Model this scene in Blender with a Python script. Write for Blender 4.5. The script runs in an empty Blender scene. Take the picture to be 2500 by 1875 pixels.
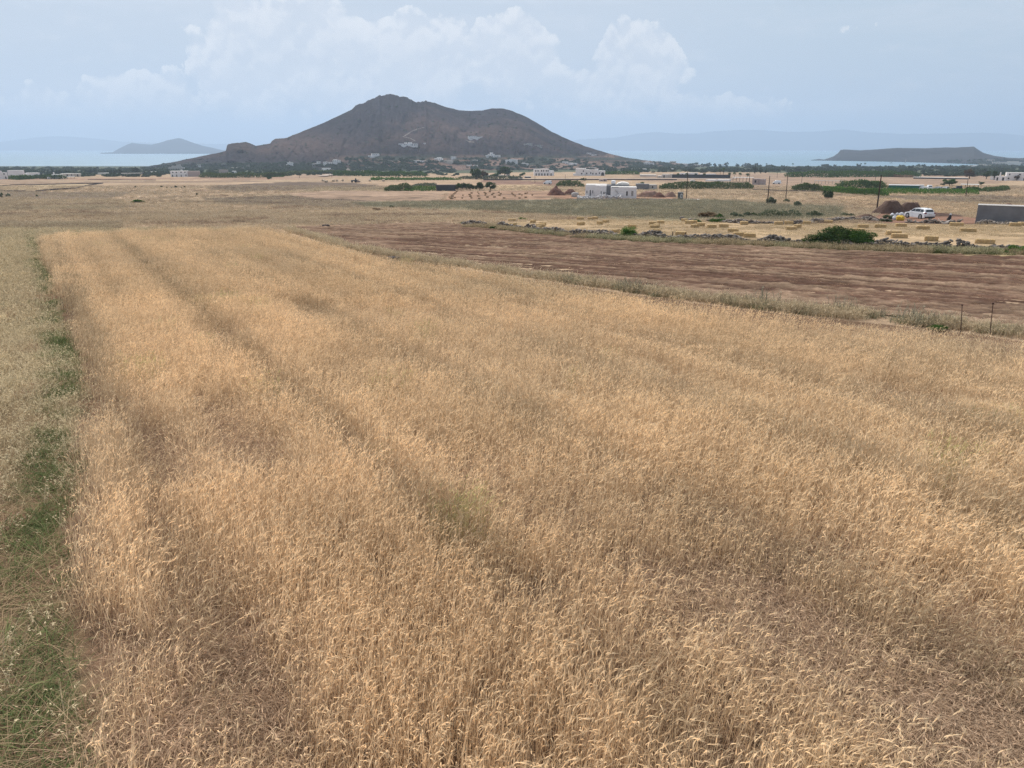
import bpy, math, random
import numpy as np
from mathutils import Vector, Matrix
from mathutils.bvhtree import BVHTree

# ------------------------------------------------------------------ camera, sky, sun, exposure
SC = bpy.context.scene
COL = SC.collection
R = math.radians
F = 1785.0                                   # focal length in pixels of the 2500 px wide photograph
HROW = 362.0                                 # eye level row
PITCH = math.atan((937.5 - HROW) / F)
CAMZ = 46.0                                  # height above the sea
cam_d = bpy.data.cameras.new('camera'); cam = bpy.data.objects.new('camera', cam_d); COL.objects.link(cam)
cam.location = (0, 0, CAMZ); cam.rotation_euler = (math.pi / 2 - PITCH, 0, 0)
cam_d.sensor_width = 36; cam_d.lens = F / 2500 * 36; cam_d.clip_start = 0.2; cam_d.clip_end = 60000
SC.camera = cam
SUN_EL, SUN_AZ = R(56), R(-20)               # azimuth from +Y (ahead) towards +X
SC.view_settings.view_transform = 'Standard'; SC.view_settings.look = 'None'
SC.view_settings.gamma = 1; SC.view_settings.exposure = 0.0
SC.cycles.use_denoising = True; SC.cycles.denoising_prefilter = 'NONE'
SC.cycles.use_adaptive_sampling = True; SC.cycles.adaptive_threshold = 0.02
SC.cycles.max_bounces = 6; SC.cycles.diffuse_bounces = 3; SC.cycles.glossy_bounces = 2
SC.cycles.transmission_bounces = 3; SC.cycles.transparent_max_bounces = 6; SC.cycles.volume_bounces = 1
SC.cycles.sample_clamp_indirect = 4

sd = bpy.data.lights.new('sun', 'SUN'); so = bpy.data.objects.new('sun', sd); COL.objects.link(so)
sd.energy = 4.8; sd.angle = R(1.2); sd.color = (1.0, 0.94, 0.86)
sv = Vector((math.sin(SUN_AZ) * math.cos(SUN_EL), math.cos(SUN_AZ) * math.cos(SUN_EL), math.sin(SUN_EL)))
so.rotation_euler = sv.to_track_quat('Z', 'Y').to_euler()

def sock(v): return v
class NT:
    """tiny helper around a node tree"""
    def __init__(s, nt): s.nt = nt; s.n = nt.nodes; s.l = nt.links
    def node(s, t, **kw):
        n = s.n.new(t)
        for k, v in kw.items(): setattr(n, k, v)
        return n
    def put(s, inp, v):
        if v is None: return
        if hasattr(v, 'is_output'): s.l.new(v, inp)
        else: inp.default_value = v
    def math(s, op, a, b=None, c=None, clamp=False):
        n = s.node('ShaderNodeMath', operation=op); n.use_clamp = clamp
        for i, v in enumerate((a, b, c)): s.put(n.inputs[i], v)
        return n.outputs[0]
    def mix(s, f, a, b, bt='MIX'):
        n = s.node('ShaderNodeMix', data_type='RGBA', blend_type=bt)
        def c(v): return (*v, 1) if isinstance(v, tuple) and len(v) == 3 else v
        s.put(n.inputs[0], f); s.put(n.inputs[6], c(a)); s.put(n.inputs[7], c(b))
        return n.outputs[2]
    def noise(s, vec, scale, detail=3, rough=.55, dist=0):
        n = s.node('ShaderNodeTexNoise'); s.put(n.inputs['Vector'], vec)
        n.inputs['Scale'].default_value = scale; n.inputs['Detail'].default_value = detail
        n.inputs['Roughness'].default_value = rough; n.inputs['Distortion'].default_value = dist
        return n.outputs[0]
    def smooth(s, v, a, b, lo=0., hi=1.):
        n = s.node('ShaderNodeMapRange', interpolation_type='SMOOTHSTEP')
        s.put(n.inputs[0], v)
        for i, x in enumerate((a, b, lo, hi)): s.put(n.inputs[i + 1], x)
        return n.outputs[0]
    def vec(s, x, y, z=0.):
        n = s.node('ShaderNodeCombineXYZ'); s.put(n.inputs[0], x); s.put(n.inputs[1], y); s.put(n.inputs[2], z)
        return n.outputs[0]

world = bpy.data.worlds.new('World'); SC.world = world; world.use_nodes = True
def build_sky():
    w = NT(world.node_tree); w.n.clear()
    out = w.node('ShaderNodeOutputWorld')
    sky = w.node('ShaderNodeTexSky', sky_type='NISHITA'); sky.sun_disc = False
    sky.sun_elevation = SUN_EL; sky.sun_rotation = SUN_AZ; sky.air_density = 1.0; sky.dust_density = 2.0
    bg = w.node('ShaderNodeBackground'); w.put(bg.inputs[0], sky.outputs[0]); bg.inputs[1].default_value = .10
    tc = w.node('ShaderNodeTexCoord'); sp = w.node('ShaderNodeSeparateXYZ'); w.l.new(tc.outputs['Generated'], sp.inputs[0])
    X, Y, Z = sp.outputs
    yy = w.math('MAXIMUM', Y, .15)
    A = w.math('DIVIDE', X, yy); E = w.math('DIVIDE', Z, yy)      # tangents of bearing and elevation
    P = w.vec(A, E)
    def T(px, py):                                                # where a place of the sky lies in those tangents
        v = (937.5 - py) / F; k = math.cos(PITCH) + v * math.sin(PITCH)
        return ((px - 1250) / F / k, (v * math.cos(PITCH) - math.sin(PITCH)) / k)
    # billowing field, sampled twice (the second time a little higher up) so that tops turn bright and hollows grey
    def field(ox, oy):
        Q = w.vec(w.math('ADD', A, ox), w.math('ADD', E, oy))
        nc = w.node('ShaderNodeTexNoise'); w.l.new(Q, nc.inputs['Vector']); nc.inputs['Scale'].default_value = 11; nc.inputs['Detail'].default_value = 7; nc.inputs['Roughness'].default_value = .62
        ns = w.node('ShaderNodeVectorMath', operation='SCALE'); w.l.new(nc.outputs['Color'], ns.inputs[0]); ns.inputs['Scale'].default_value = .085
        wp = w.node('ShaderNodeVectorMath', operation='ADD'); w.l.new(Q, wp.inputs[0]); w.l.new(ns.outputs[0], wp.inputs[1])
        f = None
        for sc, am in ((9, .5), (22, .28), (55, .13)):
            vo = w.node('ShaderNodeTexVoronoi', feature='SMOOTH_F1'); vo.inputs['Scale'].default_value = sc; vo.inputs['Smoothness'].default_value = .25
            w.l.new(wp.outputs[0], vo.inputs['Vector']); v = w.math('MULTIPLY', w.math('SUBTRACT', .42, vo.outputs['Distance']), am)
            f = v if f is None else w.math('ADD', f, v)
        return w.math('ADD', f, w.math('MULTIPLY', w.math('SUBTRACT', w.noise(Q, 6, 8, .64), .5), .75))
    f0 = field(0., 0.); f1 = field(-.003, .011)
    rel = w.math('SUBTRACT', f0, f1)
    cells = [(620,150,210,190,1.),(800,150,200,200,1.),(1000,150,220,170,1.),(1250,150,170,150,.95),(1420,260,230,150,.9),
             (1560,150,170,150,.95),(1720,290,260,110,.7),(330,280,230,160,1.0),(110,310,300,130,.9),(980,280,330,90,.85),(1300,360,420,80,.55),(640,300,260,80,.5),(120,120,330,45,.35),(1950,70,420,50,.4),(2300,150,250,50,.25)]
    env = None
    for px, py, rx, ry, am in cells:
        cx, cy = T(px, py)
        dx = w.math('DIVIDE', w.math('SUBTRACT', A, cx), rx / F); dy = w.math('DIVIDE', w.math('SUBTRACT', E, cy), ry / F)
        d = w.math('SQRT', w.math('ADD', w.math('MULTIPLY', dx, dx), w.math('MULTIPLY', dy, dy)))
        e = w.math('MULTIPLY', w.smooth(d, .15, 1.35, 1., 0.), am)
        env = e if env is None else w.math('MAXIMUM', env, e)
    dd = w.math('ADD', w.math('SUBTRACT', env, .46), w.math('MULTIPLY', f0, 1.25))
    dens = w.smooth(dd, .0, .16)
    rim = w.math('MULTIPLY', w.smooth(dd, .0, .05), w.smooth(dd, .08, .8, 1., .45))
    lit = w.math('MULTIPLY', rim, w.smooth(rel, -.06, .11, .1, 1.))
    fine = f0
    # thin stratus veils
    V = w.vec(w.math('MULTIPLY', A, .8), w.math('MULTIPLY', E, 4.5))
    veil = w.noise(V, 3.2, 6, .6, .6)
    veil = w.smooth(veil, .42, .72)
    wisp = w.noise(w.vec(w.math('MULTIPLY', A, 1.5), w.math('MULTIPLY', E, 3.5), 7.), 9, 6, .65)
    wisp = w.smooth(wisp, .5, .75)
    haze_low = w.smooth(E, .0, .22, 1., .0)
    right = w.smooth(A, .05, .55)
    base = w.mix(right, (.61, .69, .79), (.535, .655, .76))
    base = w.mix(haze_low, base, (.545, .645, .775))
    c1 = w.mix(w.math('MULTIPLY', veil, .75), base, (.69, .75, .84))
    c1 = w.mix(w.math('MULTIPLY', wisp, .35), c1, (.76, .80, .87))
    inner = w.smooth(w.noise(P, 20, 6, .65), .35, .68)
    body = w.mix(inner, (.66, .72, .815), (.76, .80, .87))
    c2 = w.mix(w.math('MULTIPLY', dens, .66), c1, body)
    c2 = w.mix(w.math('MULTIPLY', lit, .82), c2, (.91, .925, .955))
    low = w.smooth(E, .012, .06)
    c3 = w.mix(low, w.mix(w.math('MULTIPLY', veil, .35), base, (.62, .69, .79)), c2)
    cb = w.node('ShaderNodeBackground'); w.put(cb.inputs[0], c3); cb.inputs[1].default_value = 1.0
    mx = w.node('ShaderNodeMixShader'); mx.inputs[0].default_value = .93
    w.l.new(bg.outputs[0], mx.inputs[1]); w.l.new(cb.outputs[0], mx.inputs[2]); w.l.new(mx.outputs[0], out.inputs[0])
build_sky()
world.cycles.sampling_method = 'MANUAL'; world.cycles.sample_map_resolution = 256

# ------------------------------------------------------------------ the lie of the land
_py = np.array([-60, 0, 30, 60, 84, 107, 135, 170, 216, 260, 330, 500, 775, 1200, 2000, 2100, 2600, 4000.])
_pd = np.array([6, 6, 6.5, 7.2, 8.35, 9.55, 11.3, 13.1, 15.0, 16.2, 18.0, 21.5, 26, 33, 45, 46.6, 52, 60.])
_lt = np.linspace(math.log(20), math.log(4100), 3000)
_dv = np.interp(np.exp(_lt) - 60, _py, _pd)
_k = np.hanning(101); _k /= _k.sum()
_dv = np.convolve(np.pad(_dv, 50, mode='edge'), _k, mode='valid')
def D(y): return np.interp(np.log(np.maximum(np.asarray(y, float) + 60, 20.1)), _lt, _dv)
def gz(x, y): return CAMZ - float(D(y))
_ys = np.concatenate([np.linspace(-8, 200, 4000), np.geomspace(200.1, 3900, 8000)])
CP, SP = math.cos(PITCH), math.sin(PITCH)
def ray(px, py):
    v = (937.5 - py) / F
    return Vector(((px - 1250) / F, CP + v * SP, v * CP - SP))
def at(px, py, off=0.):
    """a pixel of the photograph -> the point of the sloping plain it shows (off = height above the soil)"""
    d = ray(px, py); t = -d.z / d.y
    g = (D(_ys) - off) - t * _ys
    i = np.argmax(g < 0) if (g < 0).any() else len(_ys) - 1
    y = _ys[i] if i == 0 else _ys[i-1] + (_ys[i] - _ys[i-1]) * g[i-1] / (g[i-1] - g[i])
    return Vector((d.x / d.y * y, y, CAMZ - float(D(y))))
def mpp(p):                                   # metres per photograph pixel at a point
    return (p.y * CP + (CAMZ - p.z) * SP) / F
def to_px(x, y, z):
    dz = z - CAMZ; dep = y * CP - dz * SP; up = y * SP + dz * CP
    dep = np.maximum(dep, .3)
    return 1250 + F * x / dep, 937.5 - F * up / dep
def bearing(p): return -math.atan2(p.x, p.y)  # rotation that turns local +Y away from the camera's place

# numpy value noise
def vn(x, y, seed=0):
    x = np.asarray(x, float); y = np.asarray(y, float)
    xi = np.floor(x).astype(np.int64); yi = np.floor(y).astype(np.int64); fx = x - xi; fy = y - yi
    fx = fx * fx * (3 - 2 * fx); fy = fy * fy * (3 - 2 * fy)
    def h(a, b):
        n = (a * 374761393 + b * 668265263 + seed * 1442695041) & 0xffffffff
        n = ((n ^ (n >> 13)) * 1274126177) & 0xffffffff
        return ((n ^ (n >> 16)) & 0xffff) / 65535.
    return (h(xi, yi) * (1-fx) + h(xi+1, yi) * fx) * (1-fy) + (h(xi, yi+1) * (1-fx) + h(xi+1, yi+1) * fx) * fy
def fbm(x, y, seed=0, o=4):
    a = .5; s = 0; t = 0
    for i in range(o):
        s = s + a * vn(np.asarray(x) * 2**i, np.asarray(y) * 2**i, seed + i * 17); t += a; a *= .5
    return s / t
def inpoly(X, Y, poly):
    r = np.zeros(np.shape(X), bool); n = len(poly)
    for i in range(n):
        x0, y0 = poly[i]; x1, y1 = poly[(i+1) % n]
        if y0 == y1: continue
        c = ((y0 > Y) != (y1 > Y)) & (X < (x1 - x0) * (Y - y0) / (y1 - y0) + x0)
        r ^= c
    return r
ROWD = (-.536, .844); PERP = (.844, .536)     # the drill rows of the cereal field

# ------------------------------------------------------------------ mesh and object helpers
def new_mesh(name, V, Fc, mat=None, smooth=False, col=None):
    me = bpy.data.meshes.new(name)
    V = np.asarray(V, np.float32).reshape(-1, 3)
    if isinstance(Fc, np.ndarray):
        n, k = Fc.shape
        me.vertices.add(len(V)); me.vertices.foreach_set('co', V.ravel())
        me.loops.add(n * k); me.loops.foreach_set('vertex_index', Fc.ravel().astype(np.int32))
        me.polygons.add(n); me.polygons.foreach_set('loop_start', np.arange(0, n*k, k, dtype=np.int32))
        me.polygons.foreach_set('loop_total', np.full(n, k, np.int32))
        me.update(calc_edges=True)
    else:
        me.from_pydata(V.tolist(), [], Fc)
    if col is not None:
        a = me.color_attributes.new('Col', 'FLOAT_COLOR', 'POINT')
        c = np.ones((len(V), 4), np.float32); c[:, :3] = col
        a.data.foreach_set('color', c.ravel())
    if smooth: me.polygons.foreach_set('use_smooth', np.ones(len(me.polygons), bool))
    if mat: me.materials.append(mat)
    me.validate(); me.update()
    return me
def tag(o, label=None, cat=None, group=None, kind=None):
    if label: o['label'] = label
    if cat: o['category'] = cat
    if group: o['group'] = group
    if kind: o['kind'] = kind
    return o
def link(name, me, parent=None, loc=None, rz=0):
    o = bpy.data.objects.new(name, me); COL.objects.link(o)
    if parent is not None: o.parent = parent
    if loc is not None: o.location = loc
    if rz: o.rotation_euler = (0, 0, rz)
    return o
def thing(name, label, cat, loc, rz=0, group=None):
    o = bpy.data.objects.new(name, None); COL.objects.link(o); o.empty_display_size = .3
    o.location = loc; o.rotation_euler = (0, 0, rz)
    return tag(o, label, cat, group)
class MB:
    def __init__(s): s.v = []; s.f = []
    def add(s, vs, fs):
        b = len(s.v); s.v += [tuple(v) for v in vs]; s.f += [tuple(i + b for i in f) for f in fs]; return s
    def box(s, x0, x1, y0, y1, z0, z1, taper=0.):
        t = taper
        vs = [(x0,y0,z0),(x1,y0,z0),(x1,y1,z0),(x0,y1,z0),(x0+t,y0+t,z1),(x1-t,y0+t,z1),(x1-t,y1-t,z1),(x0+t,y1-t,z1)]
        return s.add(vs, [(0,3,2,1),(4,5,6,7),(0,1,5,4),(1,2,6,5),(2,3,7,6),(3,0,4,7)])
    def tube(s, a, b, r0, r1=None, n=8, caps=True):
        a = Vector(a); b = Vector(b); r1 = r0 if r1 is None else r1
        q = (b - a).to_track_quat('Z', 'Y'); vs = []
        for p, r in ((a, r0), (b, r1)):
            for i in range(n):
                t = 2 * math.pi * i / n; vs.append(p + q @ Vector((math.cos(t)*r, math.sin(t)*r, 0)))
        fs = [(i, (i+1) % n, n + (i+1) % n, n + i) for i in range(n)]
        if caps: fs += [tuple(range(n-1, -1, -1)), tuple(range(n, 2*n))]
        return s.add(vs, fs)
    def prism(s, prof, y0, y1, axis='y'):
        n = len(prof)
        if axis == 'y': vs = [(x, y0, z) for x, z in prof] + [(x, y1, z) for x, z in prof]
        else: vs = [(y0, x, z) for x, z in prof] + [(y1, x, z) for x, z in prof]
        return s.add(vs, [tuple(range(n)), tuple(range(2*n-1, n-1, -1))] + [(i, n+i, n+(i+1) % n, (i+1) % n) for i in range(n)])
    def build(s, name, mat, parent=None, loc=None, rz=0, smooth=False, label=None):
        me = new_mesh(name, s.v, s.f, mat, smooth)
        import bmesh
        bm = bmesh.new(); bm.from_mesh(me); bmesh.ops.recalc_face_normals(bm, faces=bm.faces); bm.to_mesh(me); bm.free()
        o = link(name, me, parent, loc, rz)
        if label: o['label'] = label
        return o

# ------------------------------------------------------------------ materials
def pmat(name, c1, c2=None, scale=4., rough=.85, spec=.2, bump=0., bscale=None, metallic=0., detail=5):
    m = bpy.data.materials.new(name); m.use_nodes = True; t = NT(m.node_tree)
    p = t.n['Principled BSDF']; p.inputs['Roughness'].default_value = rough
    p.inputs['Specular IOR Level'].default_value = spec; p.inputs['Metallic'].default_value = metallic
    tc = t.node('ShaderNodeTexCoord'); P = tc.outputs['Object']
    if c2 is None: c2 = tuple(v * .8 for v in c1)
    n = t.smooth(t.noise(P, scale, detail, .6), .34, .66)
    t.put(p.inputs['Base Color'], t.mix(n, c1, c2))
    if bump:
        b = t.node('ShaderNodeBump'); b.inputs['Strength'].default_value = bump; b.inputs['Distance'].default_value = .05
        t.put(b.inputs['Height'], t.noise(P, bscale or scale * 4, 5, .6)); t.put(p.inputs['Normal'], b.outputs[0])
    return m
def leafmat(name, dark, light, trans=.25, scale=1.5, vary=.35):
    m = bpy.data.materials.new(name); m.use_nodes = True; t = NT(m.node_tree); t.n.clear()
    out = t.node('ShaderNodeOutputMaterial'); tc = t.node('ShaderNodeTexCoord'); oi = t.node('ShaderNodeObjectInfo')
    geo = t.node('ShaderNodeNewGeometry')
    n = t.smooth(t.noise(geo.outputs['Position'], scale, 3, .6), .3, .7)
    f = t.math('ADD', t.math('MULTIPLY', n, .6), t.math('MULTIPLY', oi.outputs['Random'], .4))
    c = t.mix(f, dark, light)
    d = t.node('ShaderNodeBsdfDiffuse'); t.put(d.inputs[0], c)
    tr = t.node('ShaderNodeBsdfTranslucent'); t.put(tr.inputs[0], c)
    mx = t.node('ShaderNodeMixShader'); mx.inputs[0].default_value = trans
    t.l.new(d.outputs[0], mx.inputs[1]); t.l.new(tr.outputs[0], mx.inputs[2]); t.l.new(mx.outputs[0], out.inputs[0])
    return m
def strawmat(name, dark, light, trans=.3):
    """stems and ears: colour from the per-stem attribute and the per-tuft tint of the scattering"""
    m = bpy.data.materials.new(name); m.use_nodes = True; t = NT(m.node_tree); t.n.clear()
    out = t.node('ShaderNodeOutputMaterial')
    a = t.node('ShaderNodeAttribute'); a.attribute_name = 'Col'
    b = t.node('ShaderNodeAttribute'); b.attribute_type = 'INSTANCER'; b.attribute_name = 'tint'
    c = t.mix(a.outputs['Fac'], dark, light)
    c = t.mix(1., c, b.outputs['Color'], 'MULTIPLY')
    d = t.node('ShaderNodeBsdfDiffuse'); t.put(d.inputs[0], c)
    tr = t.node('ShaderNodeBsdfTranslucent'); t.put(tr.inputs[0], c)
    mx = t.node('ShaderNodeMixShader'); mx.inputs[0].default_value = trans
    t.l.new(d.outputs[0], mx.inputs[1]); t.l.new(tr.outputs[0], mx.inputs[2]); t.l.new(mx.outputs[0], out.inputs[0])
    return m
def landmat(name, nscale, var=.35, bump=.3, bscale=3., bdist=.05, speck=0., sscale=.6):
    """ground whose own colour lies in the Col attribute, broken up by noise"""
    m = bpy.data.materials.new(name); m.use_nodes = True; t = NT(m.node_tree)
    p = t.n['Principled BSDF']; p.inputs['Roughness'].default_value = .95; p.inputs['Specular IOR Level'].default_value = .05
    a = t.node('ShaderNodeAttribute'); a.attribute_name = 'Col'
    geo = t.node('ShaderNodeNewGeometry'); P = geo.outputs['Position']
    c = a.outputs['Color']
    for k, s in enumerate(nscale):
        n = t.noise(P, s, 5, .65)
        v = t.smooth(n, .28, .72, 1 - var, 1 + var)
        g = t.node('ShaderNodeCombineColor'); t.put(g.inputs[0], v); t.put(g.inputs[1], v); t.put(g.inputs[2], v)
        c = t.mix(1., c, g.outputs[0], 'MULTIPLY')
    if speck:
        n = t.smooth(t.noise(P, sscale, 6, .75), .55, .68)
        c = t.mix(t.math('MULTIPLY', n, speck), c, (.05, .055, .04))
    t.put(p.inputs['Base Color'], c)
    b = t.node('ShaderNodeBump'); b.inputs['Strength'].default_value = bump; b.inputs['Distance'].default_value = bdist
    t.put(b.inputs['Height'], t.noise(P, bscale, 6, .7)); t.put(p.inputs['Normal'], b.outputs[0])
    return m
M = {}
M['ground'] = landmat('ground', (.05, .35, 2.5), .22, .6, 2.2, .12)
M['plough'] = landmat('plough', (.25, 1.3, 7.), .22, .6, 9., .04)
M['hill'] = landmat('hill', (.006, .03, .12), .24, .9, .03, 14., .45, .05)
M['isle'] = landmat('isle', (.004, .02), .2, .3, .03, 8., .5, .03)
M['white'] = pmat('white_plaster', (.77, .74, .73), (.70, .66, .65), 1.2, .9)
M['cream'] = pmat('cream_plaster', (.60, .54, .47), (.5, .44, .38), 1.0, .9)
M['pinkblock'] = pmat('bare_blockwork', (.40, .33, .31), (.33, .27, .25), 2.5, .95)
M['grey'] = pmat('grey_render', (.20, .20, .21), (.16, .16, .17), .8, .95, bump=.2)
M['concrete'] = pmat('concrete', (.42, .40, .38), (.34, .32, .31), 1.5, .9, bump=.2)
M['lightconc'] = pmat('pale_concrete', (.66, .63, .60), (.56, .53, .5), 2., .9)
M['glass'] = pmat('dark_glass', (.03, .035, .045), None, 1, .15, .5)
M['tin'] = pmat('galvanised_sheet', (.62, .63, .64), (.5, .51, .52), 2, .45, .5, metallic=.3)
M['wood'] = pmat('weathered_pole_wood', (.07, .048, .036), (.045, .032, .026), 5, .9)
M['rust'] = pmat('rusty_steel', (.10, .055, .04), (.06, .035, .03), 12, .8)
M['earth'] = pmat('red_earth', (.17, .085, .062), (.115, .058, .044), .9, .95, bump=1., bscale=4)
M['earthb'] = pmat('brown_earth', (.135, .085, .065), (.09, .057, .045), .9, .95, bump=1., bscale=4)
M['earthp'] = pmat('pale_pink_earth', (.30, .19, .145), (.22, .135, .10), .9, .95, bump=1., bscale=4)
M['rock'] = pmat('grey_schist', (.30, .255, .22), (.10, .085, .075), 2.2, .9, bump=.8, bscale=7)
M['rockd'] = pmat('dark_rock', (.085, .072, .072), (.05, .042, .042), 3, .9, bump=.6)
M['bale'] = pmat('pressed_straw', (.60, .43, .225), (.42, .29, .145), 9, .95, bump=1., bscale=40)
M['baled'] = pmat('dark_straw', (.36, .25, .15), (.24, .16, .10), 9, .95, bump=1., bscale=40)  # darker straw tone for the tiny far bales
M['balew'] = pmat('pale_straw', (.55, .44, .32), (.45, .35, .26), 6, .95)
M['carwhite'] = pmat('white_car_paint', (.72, .73, .75), (.70, .71, .73), 1, .28, .5)
M['carsilver'] = pmat('silver_car_paint', (.42, .43, .45), None, 1, .3, .5)
M['tyre'] = pmat('black_rubber', (.02, .02, .022), None, 5, .8)
M['rim'] = pmat('alloy_rim', (.40, .41, .43), None, 5, .35, .5, metallic=.6)
M['redlens'] = pmat('red_lamp_lens', (.16, .02, .03), None, 3, .2, .5)
M['black'] = pmat('black_plastic', (.025, .025, .028), None, 3, .6)
M['sackw'] = pmat('white_plastic_sack', (.62, .62, .64), (.42, .43, .46), 3, .6, bump=.7, bscale=8)
M['sacky'] = pmat('yellow_plastic_sack', (.62, .42, .03), (.5, .33, .05), 3, .6, bump=.7, bscale=8)
M['green_net'] = pmat('green_shade_net', (.02, .13, .10), (.015, .10, .08), 1, .8)
M['darknet'] = pmat('dark_grey_net', (.055, .062, .068), (.04, .045, .05), .8, .9)
M['bark'] = pmat('tree_bark', (.09, .065, .05), (.06, .045, .035), 4, .95)
M['path'] = pmat('pale_track', (.42, .34, .28), (.34, .27, .22), .2, .95)
M['hillpath'] = pmat('stony_track', (.22, .185, .165), (.18, .15, .135), .2, .95)
M['road'] = pmat('pale_asphalt', (.30, .27, .25), (.25, .22, .2), .3, .95)
M['leaf_dark'] = leafmat('leaf_dark', (.026, .05, .020), (.085, .13, .045))
M['leaf_mid'] = leafmat('leaf_mid', (.038, .08, .024), (.095, .165, .045))
M['leaf_green'] = leafmat('leaf_green', (.045, .11, .02), (.12, .22, .05))
M['leaf_reed'] = leafmat('leaf_reed', (.06, .09, .035), (.15, .19, .08))
M['leaf_grey'] = leafmat('leaf_grey', (.085, .105, .065), (.17, .19, .12))
M['leaf_rust'] = leafmat('leaf_rust', (.075, .05, .03), (.13, .09, .05))
M['leaf_dry'] = leafmat('leaf_dry', (.12, .08, .05), (.28, .2, .12))
M['leaf_blue'] = leafmat('leaf_far', (.038, .06, .038), (.085, .12, .07))

# ------------------------------------------------------------------ ground sheet with its fields
L = lambda r, g, b: tuple(((c / 255.) / 12.92 if c / 255. < .04045 else ((c / 255. + .055) / 1.055) ** 2.4) for c in (r, g, b))
WHEAT_PX = [(215,2300),(205,1875),(200,1582),(130,1412),(180,1130),(195,904),(125,678),(85,576),(150,570),(400,562),(640,556),
            (700,565),(836,607),(983,633),(1243,675),(1458,706),(1695,740),(1921,768),(2147,791),(2373,816),(2500,834),(3200,905),(3400,2300)]
PLOUGH_PX = [(690,556),(780,552),(900,549),(1000,546),(1090,545),(1135,550),(1300,566),(1450,580),(1600,589),(1800,598),(1950,607),
             (2200,618),(2500,628),(2900,642),(2900,860),(2500,806),(2373,789),(2147,772),(1921,752),(1695,727),(1458,695),(1243,666),(983,627),(836,602),(740,578)]
TAN = L(178,152,126); TANW = L(180,160,132); PINK = L(163,138,117); GREY = L(142,138,116); DARK = L(118,102,88); GOLD = L(172,148,118)
GREENF = L(96,118,70); SOILR = L(140,102,86)
FIELDS = [  # colour, polygon in photograph pixels (top to bottom of the picture), edge softness
    (L(88,94,74), [(-400,404),(2900,404),(2900,432),(1500,418),(1050,424),(500,426),(-400,430)]),
    (L(160,132,112), [(-400,434),(300,434),(700,432),(720,438),(-400,441)]),
    (PINK, [(740,418),(880,416),(860,432),(700,436)]),
    (L(186,164,134), [(0,456),(90,452),(250,449),(180,459),(88,466),(0,466)]),
    (L(150,128,108), [(-200,442),(200,444),(600,440),(640,444),(200,449),(-200,450)]),
    (DARK, [(520,452),(700,444),(860,446),(930,455),(940,464),(760,462),(600,468),(520,462)]),
    (L(150,132,106), [(760,458),(960,455),(960,466),(720,468)]),
    (PINK, [(700,474),(800,466),(1000,466),(1095,467),(1075,491),(900,493),(760,486)]),
    (L(164,134,112), [(1098,466),(1340,467),(1350,490),(1080,492)]),
    (L(190,164,132), [(1210,448),(1340,452),(1340,466),(1215,464)]),
    (DARK, [(500,484),(700,478),(880,488),(1000,500),(960,506),(760,502),(520,498)]),
    (L(128,112,98), [(-200,452),(120,468),(330,470),(250,488),(-200,480)]),
    (L(150,130,104), [(-200,480),(300,486),(320,500),(-200,505)]),
    (L(136,122,98), [(-200,505),(250,500),(330,510),(-200,516)]),
    (GREY, [(860,496),(1010,492),(1310,489),(1460,485),(1680,485),(1880,497),(2060,505),(2060,530),(1900,538),(1680,536),(1560,532),(1380,527),(1180,515),(900,505)]),
    (L(176,151,123), [(1552,462),(1850,461),(2010,470),(2010,486),(1850,490),(1660,486),(1552,480)]),
    (L(160,136,116), [(1560,425),(2400,425),(2450,448),(2180,452),(1960,452),(1830,462),(1560,440)]),
    (L(140,112,96), [(1180,440),(1420,442),(1420,452),(1180,450)]),
    (L(190,160,128), [(2050,480),(2200,470),(2420,474),(2150,478),(2600,474),(2600,560),(2050,498)]),
    (L(122,106,92), [(2160,476),(2430,477),(2540,488),(2500,500),(2250,488),(2130,484)]),
    (L(150,116,98), [(2150,520),(2300,520),(2400,536),(2390,548),(2200,548),(2110,540)]),
    (L(160,126,104), [(1340,476),(1660,482),(1700,485),(1640,487),(1440,487),(1360,484)]),
    (GOLD, [(1215,548),(1300,540),(1500,532),(1700,538),(1900,547),(2050,546),(2250,546),(2500,550),(2900,556),(2900,640),(2500,612),(2130,604),(1900,596),(1560,583),(1400,574),(1230,558)]),
    (L(150,132,100), [(1120,543),(1240,551),(1400,568),(1560,578),(1900,590),(2130,600),(2500,606),(2900,620),(2900,650),(2500,628),(2200,620),(1950,609),(1800,600),(1600,592),(1450,583),(1300,569),(1135,553)]),
]
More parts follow.
